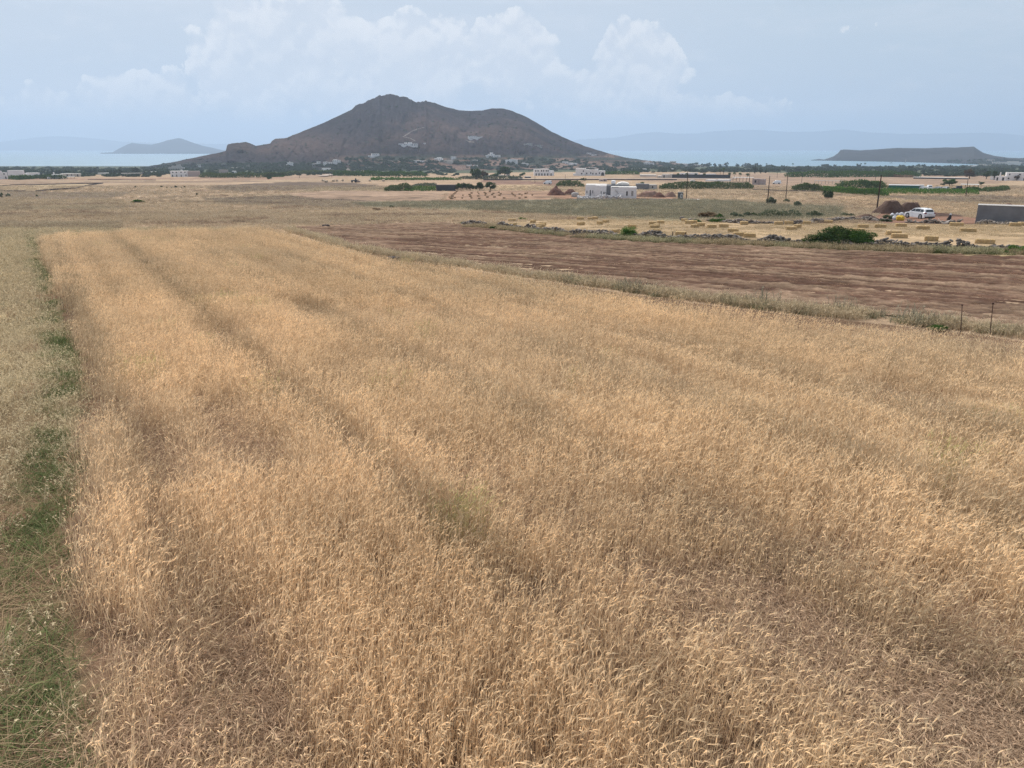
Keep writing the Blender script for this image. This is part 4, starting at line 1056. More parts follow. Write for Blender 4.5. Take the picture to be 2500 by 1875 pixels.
rock(661,570,13,7,'dark rock at the far right corner of the barley','rockd',5)
rock(1404,481,18,13,'large grey boulder at the left end of the rubble heap','concrete',6)

hedge([(1612,462),(1700,461.5),(1760,461),(1836,461.5)],17,7,'long thick reed hedge behind the kiosk and the tall pole','reed',1.1,seed=2)
hedge([(1700,450),(1760,450)],5,6,'dark green bushes rising over the back of the long reed hedge','dark',1,'bushes','bushes',3)
hedge([(1358,455),(1400,456),(1426,456)],14,5,'reed hedge just left of the house under construction','reed',1,seed=3)
hedge([(1937,464),(1970,466),(2004,468)],17,6,'greyish reed hedge left of the green cane thicket','reed',1,seed=4)
hedge([(2045,458),(2100,459),(2158,462)],18,9,'dark green cane thicket at the back right of the poles','mid',1,seed=5)
hedge([(2010,466),(2060,472),(2110,476),(2158,479)],13,8,'light green cane rows before the dark cane thicket','green',1,seed=6)
hedge([(940,466),(975,466),(1006,465)],17,7,'ragged reed clump left of the small vineyard','reed',1,seed=7)
hedge([(1006,456),(1066,455)],8,5,'pale dry reeds along the back of the small vineyard','grey',1,seed=8)
hedge([(24,438),(50,439),(82,437)],10,5,'clipped hedge before the white blocky house','mid',1,seed=9)
hedge([(82,436),(130,437),(160,437)],9,6,'dark trees and bushes before the long white houses at left','dark',1,'bushes','bushes',10)
hedge([(490,433),(560,434),(650,433),(700,430)],11,10,'thick reed belt behind the fields, left below the hill','reed',1,seed=11)
hedge([(700,426),(770,424),(830,422)],8,10,'reed belt behind the bright tin roof','reed',1,seed=12)
hedge([(815,429),(900,430),(990,431),(1040,431)],12,12,'dark reed belt right of the ruined chapel','mid',1,seed=13)
hedge([(1120,437),(1180,438),(1240,438),(1275,437)],8,4,'dry reed hedge in front of the two big trees','grey',1,seed=14)
hedge([(1290,436),(1400,424),(1560,424)],8,6,'hedge of dark shrubs between the two white villas','dark',1,'hedge','hedge',15) if False else None
hedge([(1475,426),(1560,426)],8,10,'green thicket right of the arched white villa','mid',1,seed=16)
hedge([(1920,432),(2020,433),(2150,432),(2240,432)],14,14,'dark belt of reeds and trees at the back of the tan fields right','mid',1,seed=17)
hedge([(2400,468),(2440,466),(2456,463)],10,6,'grey green reeds right of the white canopy','reed',1,seed=18)
hedge([(2362,467),(2390,468)],11,6,'dark green bush before the white canopy','mid',1,'bush','bush',19)
hedge([(2150,431),(2200,433),(2230,433)],5,6,'low brown scrub line before the right tree belt','dry',1,'scrub','scrub',20)
hedge([(2460,438),(2500,440),(2540,440)],6,4,'reddish hedge before the big white house at the right edge','rust',1,'hedge','hedge',21)
# vineyards
def vines(quad, rows, label, hm=.9, seed=1, kind='green', cat='vineyard'):
    rs = np.random.RandomState(seed); a, b, c, d = [at(*q) for q in quad]; o0 = a.copy(); V = []
    s = mpp(a)
    for i in range(rows):
        f = (i + .5) / rows; p = a.lerp(d, f); q = b.lerp(c, f); n = int((q - p).length / s * 3.2)
        t = rs.rand(n); B = np.array(tuple(p))[None] * (1 - t[:, None]) + np.array(tuple(q))[None] * t[:, None]
        m = .5 + fbm(t * (q - p).length / 1.6, t * 0 + i, seed, 2)
        B[:, 2] += rs.rand(n) * hm * m; B[:, 1] += rs.uniform(-.35, .35, n)
        aa = rs.normal(size=(n, 3)); aa /= np.linalg.norm(aa, axis=1)[:, None]; bb = np.cross(aa, rs.normal(size=(n, 3))); bb /= np.linalg.norm(bb, axis=1)[:, None] + 1e-9
        l = s * 1.1 * rs.uniform(.6, 1.3, n)[:, None]
        V.append(np.stack([B - aa*l - bb*l*.7, B + aa*l - bb*l*.7, B + aa*l + bb*l*.7, B - aa*l + bb*l*.7], 1))
    V = np.concatenate(V) - np.array(tuple(o0)); n = len(V)
    return tag(link('vineyard', new_mesh('vineyard', V, np.arange(n * 4).reshape(n, 4), M[LV[kind]]), None, o0), label, cat)
vines([(983,467.5),(1064,467),(1064,458),(1004,458)],7,'small bright green vineyard beside the low shed',1.0,1)
vines([(2160,474),(2390,476),(2386,466),(2150,464)],8,'long green vineyard in front of the green shed',1.2,2)
vines([(903,441),(1132,440),(1090,437),(906,436.5)],5,'long thin green vineyard strip left of the two big trees',1.3,3)
vines([(640,433),(694,432),(690,430),(660,430)],3,'little green plot left of the far brown field',1.,4)
# the row of rounded trees and other trees one can tell apart
for j, (px, py, w, h, lab) in enumerate([(1118,465,22,14,'round dark tree at the left end of the row, right against the shed'),(1130,462,26,14,'second round tree from the left in the row, behind the first'),
    (1148,465,24,16,'third round tree in the row, alone between two gaps'),(1171,465,26,17,'fourth round tree in the row, leaning towards the right'),(1197,465,28,18,'biggest round tree at the right end of the row')]):
    tree(px, py, w, h * 1.2, lab, 'dark', 'round', 1, j, 'round_tree', 'tree', .14, 'row of round trees by the shed')
tree(971,465,13,14,'small dark round tree before the ragged reeds','dark','round',1,2)
tree(996,461,17,9,'low dark tree behind the left end of the small vineyard','dark','flat',2,3,trunk=.05)
tree(1163,438,28,28,'tall brownish eucalyptus, left half of the big tree group','dark','round',1,1)
tree(1182,437,22,22,'lower right companion of the tall brownish eucalyptus','rust','round',1,2)
tree(1232,431,40,24,'big spreading dark tree behind the small stone tower','dark','round',1,3)
tree(1208,432,26,9,'low dark tree between the two big trees','mid','round',2,1,trunk=.05)
tree(2318,454,32,18,'rounded dark olive tree alone behind the vineyard on the right','mid','round',1,1)
tree(2303,454,16,9,'grey companion bush at the left foot of the rounded olive tree','grey','round',2,1)
tree(2395,453,14,10,'small black looking tree above the reeds right of the canopy','dark','round',2,2)
tree(2366,437,28,26,'reddish brown tree at the right end of the tree belt','rust','round',1,2)
tree(1565,453,20,9,'dark tree behind the grey barn wall','dark','round',2,1,trunk=.05)
tree(967,399,13,8,'dark round tree alone on the terraces under the hill','dark','round',2,0)
tree(1276,430,18,9,'bush like tree left of the two storey white villa','mid','round',2,1,trunk=.05)
tree(2427,439,12,22,'dark conifer left of the small white chapel house','dark','cone',2,1)
tree(2439,438,8,18,'slim cypress touching the small white chapel house','dark','cone',2,2)
tree(2455,440,12,16,'dark conifer between the small and the big white house','dark','cone',2,3)
tree(2482,441,15,14,'bushy tree before the big white house at the right edge','rust','round',2,0)
tree(2408,437,18,20,'tall dark tree at the far right end of the tree belt','dark','round',2,1)
tree(332,424,19,17,'dome shaped dark tree on the skyline left of the hill','far','round',1,1,trunk=.05)
# palms
def palm_mesh(seed):
    r = random.Random(seed); V = []; Fc = []
    for i in range(34):
        a = r.uniform(0, 6.283); e = r.uniform(-.5, 1.2); d = Vector((math.cos(a), math.sin(a), 0)); p = Vector((0, 0, 0)); L_ = 1.0 * r.uniform(.8, 1.1)
        pts = []
        for k in range(5):
            t = k / 4; pts.append(d * L_ * t * math.cos(e * .6) + Vector((0, 0, math.sin(e) * t * .7 - .75 * t * t)))
        sd = Vector((-d.y, d.x, 0))
        for k in range(4):
            w0 = (.05, .2, .22, .15, .03)[k]; w1 = (.05, .2, .22, .15, .03)[k+1]; b = len(V)
            V += [pts[k] - sd * w0, pts[k] + sd * w0 , pts[k+1] + sd * w1, pts[k+1] - sd * w1]; Fc.append((b, b+1, b+2, b+3))
    return new_mesh('fronds', np.array([tuple(v) for v in V]), np.array(Fc), M['leaf_dark'])
PM = [palm_mesh(i) for i in range(3)]
pt = MB(); pt.tube((0,0,-.1), (0,0,1), .05, .035, 8); ptm = new_mesh('trunk', pt.v, pt.f, M['bark'])
def palm(px, py, w, h, label, seed=0, group=None):
    p = hit(px, py); s = mpp(p); t = thing('palm_tree', label, 'palm tree', p, seed, group)
    f = link('fronds', PM[seed % 3], t); W = w * s / 2; f.scale = (W, W, W * 1.1); f.location = (0, 0, h * s - W * .45)
    k = link('trunk', ptm, t); k.scale = (W * 1.9, W * 1.9, h * s - W * .45)
for j, (px, py, w, h, lab) in enumerate([(1655,436,10,14,'leftmost squat palm before the long dark hotel wall'),(1676,436,10,15,'second palm from the left before the long dark wall'),(1698,436,9,14,'third palm from the left before the long dark wall'),
    (1719,436,10,14,'fourth palm, left of the bright white end block'),(1758,428,10,17,'left palm of the tall pair behind the dark wall'),(1766,428,11,19,'right, taller palm of the tall pair behind the dark wall'),
    (1780,437,10,16,'palm at the right end of the long dark wall'),(1792,436,10,16,'palm at the left end of the thin white canopy'),(1806,437,11,16,'palm above the middle of the thin white canopy'),(1824,437,11,15,'palm above the right end of the thin white canopy')]):
    palm(px, py, w, h, lab, j)

# ------------------------------------------------------------------ buildings
win_mb = MB(); win_mb.box(-.5, .5, -.05, .1, 0, 1.2); WIN = new_mesh('window', win_mb.v, win_mb.f, M['glass'])
dr_mb = MB(); dr_mb.box(-.5, .5, -.05, .1, 0, 2.1); DOOR = new_mesh('door', dr_mb.v, dr_mb.f, M['glass'])
def house(x0, x1, yb, yt, label, blocks=None, mat='white', seed=0, turn=0., depth=None, win=True, cat='house', name='house', storeys=None, base=None, chimney=False):
    """blocks: (fraction x0, x1, height fraction, setback fraction of depth); sizes come from the pixels it covers"""
    r = random.Random(seed * 7 + int(x0)); p = base or hit((x0 + x1) / 2, yb); s = mpp(p); W = (x1 - x0) * s; H = (yb - yt) * s * 1.02
    t = thing(name, label, cat, p - Vector((0, 0, .1)), bearing(p) + turn)
    Dp = depth or min(9, max(5, W * .6)); w = MB(); blocks = blocks or [(0, 1, 1, 0)]; k = 0; nw = 0
    rf = MB()
    for i, (a, b, hf, sb) in enumerate(blocks):
        xa, xb = (a - .5) * W, (b - .5) * W; h = H * hf; ya = sb * Dp + .013 * i; z0 = -3 - .01 * i
        w.box(xa + .002 * i, xb - .002 * i, ya, Dp + .05 * i, z0, h)
        # parapet hides a roof floor a little lower: roof slab laid inside as own part
        rf.box(xa + .25, xb - .25, ya + .25, Dp - .25 + .05 * i, h + .004, h + .03)
        if win:
            st = max(1, int(round(h / 3.2))); sh = h / st; n = max(1, int((xb - xa) / 3.0))
            for q in range(st):
                for j in range(n):
                    if r.random() < .25 or nw > 9: continue
                    cx = xa + (j + .5 + r.uniform(-.12, .12)) * (xb - xa) / n; door = q == 0 and r.random() < .35
                    o = link('door' if door else 'window', DOOR if door else WIN, t); nw += 1
                    o.location = (cx, ya, q * sh + (.15 if door else sh * .36)); k_ = min(1.2, sh / 3.); o.scale = (r.uniform(.8, 1.25) * k_, 1, k_)
    w.build('wall', M[mat], t); rf.build('roof', M['lightconc' if mat in ('white', 'cream') else mat], t)
    if chimney:
        c = MB(); c.box(-.4, .4, 0, .8, 0, 1.6); c.build('chimney', M[mat], t, ((chimney - .5) * W, Dp * .5, H))
    return t
B = [(-9,19,437.5,418,'two storey white house cut by the left frame edge',[(0,.6,1,0),(.6,1,.8,.3)],'white'),
 (24,56,436,417,'big blank white block house behind the clipped hedge',[(0,1,1,0)],'white'),
 (58,97,430.5,422.3,'long low white house right of the big blank block',[(0,.35,.75,0),(.35,1,1,.2)],'white'),
 (118,150,437,426.5,'white house with a chimney and an arch, left end of a long roof',[(0,.35,.5,.1),(.3,1,1,0)],'white'),
 (151,193,431.5,424,'long pale house wing with a flat roof behind dark trees',[(0,.7,1,0),(.7,1,.95,.2)],'cream'),
 (228,266,425.5,422.5,'low pale roof showing over the dark hedge at left',[(0,1,1,0)],'cream'),
 (370,398,423,419.3,'low whitish building with a flat roof left of the dark windowed house',[(0,.85,1,0),(.85,1,.5,0)],'lightconc'),
 (420,486,431.5,418,'white flat roofed house with dark windows and a bare block annexe',[(0,.59,1,0)],'white'),
 (413,449,416.5,404,'rough tiered concrete building at the left foot of the hill',[(0,1,.55,0),(.2,.8,.85,.3),(.5,.75,1.1,.5)],'concrete'),
 (480,490,407.5,402.5,'tiny white house low on the left flank of the hill',None,'white'),
 (566,580,411.5,408.8,'low pale shed in the scrub left under the hill',None,'cream'),
 (536,557,424,415,'unfinished brownish house frame in the scrub',[(0,1,1,0)],'pinkblock'),
 (567,577,423,417.5,'small white hut with a slanted side right of the house frame',None,'white'),
 (699,718,405,397,'white house with a tall chimney under the left hill slope',[(.15,.85,1,0),(0,.3,.5,.1)],'white'),
 (762,774,404.5,399.5,'low white house attached left of a taller cube',None,'white'),
 (775,784,404,395,'tall white cube house beside a low one under the hill',None,'white'),
 (790,810,404,395.5,'white house with two bays and a dark gap between them',[(0,.45,1,0),(.55,1,.9,.1),(.4,.6,.6,.3)],'white'),
 (813,832,405,391.5,'two storey white house with deep open balconies',[(0,1,1,0),(.1,.6,1.1,.3)],'white'),
 (786,806,415.5,410.5,'long low white shed in front of the balcony house',None,'white'),
 (810,817,415.5,412.5,'very small pale shed next to the long low one',None,'cream'),
 (901,927,384.5,375.5,'white villa with dark tree gap on the lower hill slope',[(0,.35,.5,0),(.3,1,1,.1)],'white'),
 (973,1018,355.5,348,'long white hillside villa with raised middle part, below the pale track',[(0,1,.62,0),(.3,.42,1,.2),(.5,.7,1,.2)],'white'),
 (1035,1040,352,349,'tiny white hut at the end of the hillside track',None,'white'),
 (1144,1179,341,332.5,'highest white villa, standing high on the right side of the hill',[(0,.6,1,0),(.5,1,.8,.1)],'white'),
 (1280,1300,354,349.5,'faint stone villa group higher right on the hill',[(0,.5,.7,0),(.4,1,1,.2)],'concrete'),
 (1303,1323,358,353,'faint stone terrace building right of the stone villa group',[(0,1,.8,0)],'concrete'),
 (1187,1222,384,374,'stepped white villa with a top tower at the foot of the hill',[(0,1,.5,0),(.15,.6,.75,.2),(.3,.5,1.1,.3)],'white'),
 (1008,1046,397,391.5,'low wide white house with a long terrace between the orchards',[(0,.6,.9,0),(.55,1,.8,.1)],'white'),
 (1060,1080,391,384.5,'white house above the long farm wall',[(0,1,.7,0),(.3,.8,1,.2)],'white'),
 (1058,1107,397,391.3,'long cream farm wall building with flat top',[(0,1,1,0)],'cream'),
 (1101,1114,389,382,'small white cube house right of the farm',[(0,1,1,0)],'white'),
 (1152,1165,395.5,390.5,'small pale house left of the wide villa',None,'cream'),
 (1156,1165,407,403.2,'bright white little cube in the dark reeds',None,'white'),
 (1139,1152,405,402.5,'low white roofs left of the bright little cube',None,'white'),
 (1234,1264,397,389,'wide white house with several bays right of the foot of the hill',[(0,.3,.8,0),(.3,.7,1,.1),(.7,1,.85,0)],'white'),
 (1268,1291,403,398,'long low whitish house below the wide bayed one',[(0,1,.8,0),(.3,.6,1,.2)],'lightconc'),
 (1372,1398,401,395,'white house among trees below the right hill shoulder',[(0,.55,1,0),(.5,1,.6,.1)],'white'),
 (1395,1409,404,398.5,'small white terrace house right of the one among trees',None,'white'),
 (1433,1444,376,373,'left one of two little white houses on the right hill shoulder',None,'white'),
 (1444,1455,380,377,'right, lower one of two little white houses on the hill shoulder',None,'white'),
 (1536,1552,417.5,412.5,'low white building left of a twin, right of the hill foot',None,'white'),
 (1553,1577,417,412,'low wide white building right of its smaller twin',None,'white'),
 (1571,1597,402,395,'cluster of stepped white houses on the right foot of the hill',[(0,.6,.7,0),(.2,.5,1,.2),(.55,1,.6,.1)],'white'),
 (1614,1646,414.5,411.3,'long low bright roofed building before the shore',None,'white'),
 (1635,1650,398,394,'pale house on the low ridge by the sea, left of the arcaded one',None,'cream'),
 (1661,1677,405,399.5,'white arcaded house at the end of the low ridge by the sea',[(0,1,1,0)],'white'),
 (1694,1712,406,402,'whitish house among skyline trees right of the low ridge',None,'cream'),
 (1756,1768,405,401.5,'small white house between skyline trees above the tall pair of palms',None,'white'),
 (1873,1882,405,402,'small pink white house on the skyline with a palm',None,'cream'),
 (1925,1940,410,407,'low tan roofed house on the skyline right',None,'cream'),
 (1562,1602,431,427,'tan flat roofed farm building left of the tan walls',None,'cream'),
 (1604,1640,434,425,'tan walled compound left of the long dark hotel wall',[(0,.4,.5,0),(.3,1,.9,.1),(.85,1,1,.0)],'cream'),
 (1726,1748,434.5,425,'bright white end block standing before the long dark wall',[(0,1,1,0)],'white'),
 (1660,1704,428,422.5,'white upper storey rising behind the long dark wall',[(0,.3,.9,0),(.3,1,1,.1)],'white'),
 (1712,1725,428,424,'second white upper storey part behind the long dark wall',None,'white'),
 (1722,1778,442.5,438.7,'long low bright roofs behind the thick reed hedge',[(0,.5,.8,0),(.45,1,1,.1)],'white'),
 (1688,1697,444,439.5,'small bluish white hut half hidden by the long reed hedge',None,'lightconc'),
 (1836,1864,451,437,'bare grey pink block house right of the thin white canopy',[(0,.5,1,0),(.45,1,.95,.1)],'pinkblock'),
 (1463,1482,443,437,'old brownish ruin beyond the arched roof of the new house',[(0,.6,.8,0),(.5,1,1,.2)],'pinkblock'),
 (2363,2384,410,403.5,'white house among trees at the foot of the right headland',[(0,1,.8,0),(.5,.9,1,.2)],'white'),
 (2336,2359,409,406.8,'very low whitish roof left of the house at the headland foot',None,'lightconc'),
 (2391,2420,408,401,'long whitish hotel with two parts on the right headland foot',[(0,.5,1,0),(.5,1,.7,.1)],'cream'),
 (2424,2440,402,395.5,'grey white house in the village above the tree belt at right',None,'cream'),
 (2445,2487,404,394.5,'largest grey white hotel block in the village at right',[(0,1,.8,0),(.3,.9,1,.2)],'cream'),
 (2489,2512,405,398,'pale house at the right frame edge above the tree belt',None,'cream'),
 (2410,2426,393,390,'tiny pale houses high on the right headland',None,'cream'),
 (2417,2424,439,430,'narrow rounded white outbuilding left of the dark cypress',None,'white'),
 (2430,2453,441,430.5,'small white house with one dark door beside a slim tower',[(0,1,1,0)],'white'),
 (2460,2514,441,422.5,'large white two storey house at the right frame edge',[(0,1,1,0)],'white'),
 (2328,2347,466,454.5,'dark grey lean-to shed right of the parked cars',[(0,.75,.6,0),(.4,1,1,.2)],'darknet'),
 (1571,1584,462,451.5,'grey windowless barn behind the new house',None,'grey') if False else None,
 (1584,1604,462.5,451.5,'small sand coloured hut with a dark entrance by the reed hedge',[(0,1,1,0)],'concrete'),
]
for i, b in enumerate(q for q in B if q):
    x0, x1, yb, yt, lab, bl, mt = b
    far_blank = ('big blank' in lab) or ('shed' in lab) or ('wall building' in lab) or ('roof' in lab and 'house' not in lab)
    house(x0, x1, yb, yt, lab, bl, mt, i, random.Random(i).uniform(-.25, .25), win=not far_blank, chimney=.45 if 'chimney' in lab else False,
          cat='building' if ('building' in lab or 'hotel' in lab or 'roof' in lab) else 'shed' if ('shed' in lab or 'hut' in lab) else 'house', name='house' if 'house' in lab or 'villa' in lab else 'building')
# annexe of the dark windowed house
for o in [o for o in COL.objects if o.get('label', '').startswith('white flat roofed house with dark windows')]:
    s = mpp(o.location); m = MB(); m.box(6.5 * s, 33 * s, -1.2, 6, -3, 13.2 * s); m.build('annexe', M['pinkblock'], o, label='bare pinkish block annexe at the right end')
    m = MB(); m.box(-10 * s, -6 * s, 1, 3, 14 * s, 16.5 * s); m.build('stair_head', M['white'], o)
for o in [o for o in COL.objects if o.get('label', '').startswith('small white house with one dark door')]:
    s = mpp(o.location); m = MB(); m.box(-4.5 * s, -1.8 * s, 1, 2.6, 8 * s, 20 * s, .15); m.build('bell_tower', M['white'], o)
# ruined chapel-like gable and stone tower
def gable(x0, x1, yb, yt, label, mat):
    p = hit((x0 + x1) / 2, yb); s = mpp(p); W = (x1 - x0) * s; H = (yb - yt) * s; t = thing('stone_tower', label, 'tower', p, bearing(p))
    m = MB(); m.prism([(-W/2, -1), (W/2, -1), (W/2, H*.6), (W*.2, H*.62), (0, H), (-W*.2, H*.7), (-W/2, H*.45)], 0, 3.); m.build('wall', M[mat], t)
    m = MB(); m.box(-W*.12, W*.12, -.06, .2, 0, H*.3); m.build('door', M['glass'], t)
gable(1236,1245,430,418,'small narrow grey stone tower with a pointed top before a dark tree','concrete')
gable(845,855,419,409,'small pale ruined chapel gable in the reeds','cream')
def canopy(x0, x1, yb, yt, label, mat='tin', depth=5, n=5, th=.18, name='open_shed', cat='canopy', post='wood'):
    p = hit((x0 + x1) / 2, yb); s = mpp(p); W = (x1 - x0) * s; H = (yb - yt) * s; t = thing(name, label, cat, p, bearing(p))
    m = MB(); m.box(-W/2, W/2, 0, depth, H - th, H); m.build('roof', M[mat], t)
    for i in range(n):
        x = -W/2 + .3 + (W - .6) * i / (n - 1)
        for y in (.3, depth - .3):
            m = MB(); m.tube((x, y, -.5), (x, y, H - th), .12); m.build('post', M[post], t)
    return t
canopy(300,347,432,423,'long open fronted grey shed on posts at the field edge left','concrete',6,7,.4)
canopy(541,565,406,400.5,'thin white roof on posts low on the left flank of the hill','lightconc',5,3,.3)
canopy(566,580,409.5,408,'narrow pale roof just below the thin white one','lightconc',4,3,.2) if False else None
canopy(707,728,425,419.2,'bright shiny tin roof on posts before the brown field','tin',6,4,.5)
canopy(1789,1838,443.5,433.5,'thin white canopy roof on posts with palms behind','lightconc',6,7,.25)
canopy(2347,2386,459,450.5,'white canopy roof on posts right of the parked cars','lightconc',6,5,.3)
canopy(1990,2056,449,441.5,'long low pergola on thin posts beyond the reed hedges','concrete',3,9,.2,post='concrete')
canopy(165,182,436,431.5,'small white porch roof left of the dark trees','lightconc',4,3,.3)
def slab(x0, x1, yb, yt, label, mat, cat, name, depth=6., trim=None):
    p = hit((x0 + x1) / 2, yb); s = mpp(p); W = (x1 - x0) * s; H = (yb - yt) * s; t = thing(name, label, cat, p, bearing(p))
    m = MB(); m.box(-W/2, W/2, 0, depth, -1.5, H); m.build('wall', M[mat], t)
    m = MB(); m.box(-W/2 - .15, W/2 + .15, -.15, depth + .15, H + .003, H + .22); m.build('roof', M[trim or mat], t)
    return t
slab(1642,1780,434.8,427.3,'long dark grey hotel wall with palms in front','darknet','wall','long_wall',3)
slab(2172,2238,464,453.5,'long green netted shed behind the vineyard on the right','green_net','shed','long_shed',6,'tin')
t = COL.objects[-1]
slab(2238,2253,462,453.5,'grey end shed joined right of the green netted one','grey','shed','shed',5,'tin')
slab(2237,2353,437,434.2,'very long low greenhouse roof along the back of the tan field','darknet','greenhouse','greenhouse',7,'lightconc')
slab(1065,1112,466,453.5,'low grey shed wall with a dark net roof beside the round trees','darknet','shed','shed',5,'rockd')
slab(1552,1583,462.5,451,'grey windowless barn wall behind the new house','grey','barn','barn',6)
slab(1179,1235,430.5,428.2,'low pale greenhouse behind the two big trees','darknet','greenhouse','greenhouse',6,'lightconc')
slab(886,918,411,408,'pale long terrace pergola among the orchards','concrete','building','terrace_building',4)
slab(1281,1296,434.5,431.5,'bluish white tarp covered heap before the two storey villa','darknet','shed','tarp_shed',4,'lightconc')
def villa_a():
    """two storey white villa"""
    p = at(1325, 429); s = mpp(p); t = thing('white_villa', 'square two storey white villa with rows of dark windows', 'house', p, bearing(p) + .08)
    X = lambda a: (a - 1325) * s; Hh = lambda h: h * s
    m = MB(); m.box(X(1304), X(1341), 0, 9, -2, Hh(15.5)); m.box(X(1341.02), X(1353), 2, 9.2, -2, Hh(11.5)); m.box(X(1341.03), X(1348), -1.5, 1.9, -2, Hh(8)); m.build('wall', M['white'], t)
    m = MB(); m.box(X(1305), X(1340), 1, 8, Hh(15.5)+.01, Hh(15.5)+.06); m.build('roof', M['lightconc'], t)
    for x in (1308, 1313.5, 1322, 1327, 1333.5, 1338):
        o = link('window', WIN, t, (X(x), 0, Hh(9.6))); o.scale = (1.0, 1, 1.25)
    for x in (1309, 1316, 1323, 1330, 1337, 1345):
        o = link('door', DOOR, t, (X(x), 0 if x < 1341 else -1.5, .1)); o.scale = (1.1, 1, 1)
villa_a()
def villa_b():
    p = at(1440, 429); s = mpp(p); t = thing('white_villa', 'long white villa with a big arch and stepped roofs, right of the two storey villa', 'house', p, bearing(p) - .06)
    X = lambda a: (a - 1440) * s
    m = MB(); m.box(X(1405), X(1429), 0, 8, -2, 17.2*s); m.box(X(1429.02), X(1451), 1.2, 8.3, -2, 14*s); m.box(X(1451.02), X(1459), .4, 8.1, -2, 15.6*s); m.box(X(1459.02), X(1476), .9, 8.2, -2, 11.5*s)
    m.box(X(1399), X(1404.9), .5, 5, -2, 5*s); m.build('wall', M['white'], t)
    m = MB(); m.box(X(1436), X(1454), 4, 7, 18*s, 18*s + .25); m.build('roof_canopy', M['lightconc'], t)
    for x in (1438, 1452):
        m = MB(); m.tube((X(x), 5, 13*s), (X(x), 5, 18*s), .1); m.build('post', M['wood'], t)
    ar = []; 
    for i in range(9):
        a = math.pi * i / 8; ar.append((X(1471) + math.cos(a) * 3.6 * s, 4 * s + math.sin(a) * 4.2 * s))
    m = MB(); m.prism([(X(1474.6), 0)] + ar + [(X(1467.4), 0)], .84, 1.1); m.build('arch', M['glass'], t)
    for x, z, y in ((1420, 4, 0), (1424, 12, 0), (1432, 5, 1.2), (1442, 6, 1.2), (1447, 4, 1.2), (1455, 4, .4), (1463, 6, .9)):
        o = link('window', WIN, t, (X(x), y, z * s * .75)); o.scale = (1.2, 1, 1.1)
villa_b()
# hillside track, scar
def path(pxs, w_, name='path', mat='path'):
    P = []
    for a, b in zip(pxs[:-1], pxs[1:]):
        for i in range(6): P.append(hit(a[0] + (b[0]-a[0]) * i / 6, a[1] + (b[1]-a[1]) * i / 6))
    P.append(hit(*pxs[-1])); m = MB()
    for a, b in zip(P[:-1], P[1:]):
        d = (b - a); d.z = 0; d.normalize(); n = Vector((-d.y, d.x, 0)) * w_ * .5
        q = [a - n, b - n, b + n, a + n]
        for v in q: v.z = surf_z(v.x, v.y) + .8
        m.add(q, [(0,1,2,3)])
    o = m.build(name, M[mat]); tag(o, kind='structure')
path([(984,335),(994,329),(1006,321),(1020,316),(1037,312)], 2.4, mat='hillpath')
path([(984,335),(1000,338),(1014,345)], 1.6, mat='hillpath')
path([(1138,343),(1146,347),(1156,348)], 4, mat='hillpath')
path([(785,431.5),(800,429),(816,426)], 9)

# ------------------------------------------------------------------ utility poles
def pole(bx, by, tx, ty, label, r0=.14, arm=False):
    p = at(bx, by); s = mpp(p); H = (by - ty) * s; t = thing('utility_pole', label, 'utility pole', p - Vector((0, 0, .3)), bearing(p))
    dx = ((tx - bx) - (bx - 1250) * H * SP / (s * F)) * s * .6
    m = MB(); m.tube((0, 0, 0), (dx, 0, H + .3), r0, r0 * .62, 8); m.build('mast', M['wood'], t, smooth=False)
    m = MB(); m.tube((dx * .97 - .09, -.16, H - .1), (dx * .97 + .09, -.16, H - .1), .05, .05, 6); m.tube((dx * .97, 0, H + .3), (dx * .98, 0, H + .48), .04, .05, 6); m.build('insulator', M['grey'], t)
    return t
pole(1676,485,1678,420,'thin dark wooden pole standing beside the small grey kiosk')
pole(1873.5,499.5,1878.5,433,'leaning dark wooden pole in the grey green field, left of a second pole')
pole(1918.5,484.5,1922.6,428,'dark wooden pole at the far edge of the field, right of the leaning one')
pole(2140,516,2151,431,'tall leaning wooden pole next to the brown earth heap',.16)
pole(2135.5,447,2138,430,'small far pole peeping out above the dark cane thicket')
pole(2358.5,478,2362.5,438,'wooden pole at the right end of the long vineyard')
pole(1829,447,1830.5,420,'far dark pole behind the thin white canopy')
pole(1897,434,1898,421,'tiny far pole in the tan field above the poles')
pole(1957,446,1959,423,'far pole rising behind the greyish reed hedge')
pole(731,434.5,730,421,'far pole at the right side of the brown field under the hill')
pole(810,433,811,424,'small far pole next to the pale sloping track')
pole(1306,447,1306,430,'far pole before the square two storey villa')
pole(1380,440,1380,427,'far pole between the two white villas')
pole(1005,436,1005,424,'far thin pole before the dark reeds left of the vineyard strip')
# iron stakes
def stake(bx, by, ty, label, r=.015, lean=.02):
    p = at(bx, by); s = mpp(p); H = (by - ty) * s; m = MB(); m.tube((0, 0, -.2), (lean, 0, H), r, r * .8, 6); m.box(-.03 + lean, .03 + lean, -.02, .02, H - .05, H)
    return tag(m.build('iron_stake', M['rust'], None, p), label, 'stake')
stake(2347,814,742,'rusty iron stake on the field edge, the shorter left one of two', lean=-.17)
stake(2417,824,738,'rusty iron stake on the field edge, the taller right one of two', lean=-.14)
stake(1641,584,566,'short stake in the stone wall left of a half hidden bale',.05)
stake(1671.5,586,567,'short stake in the stone wall right of a half hidden bale',.05)
stake(2190,606,590,'x',.05) if False else None

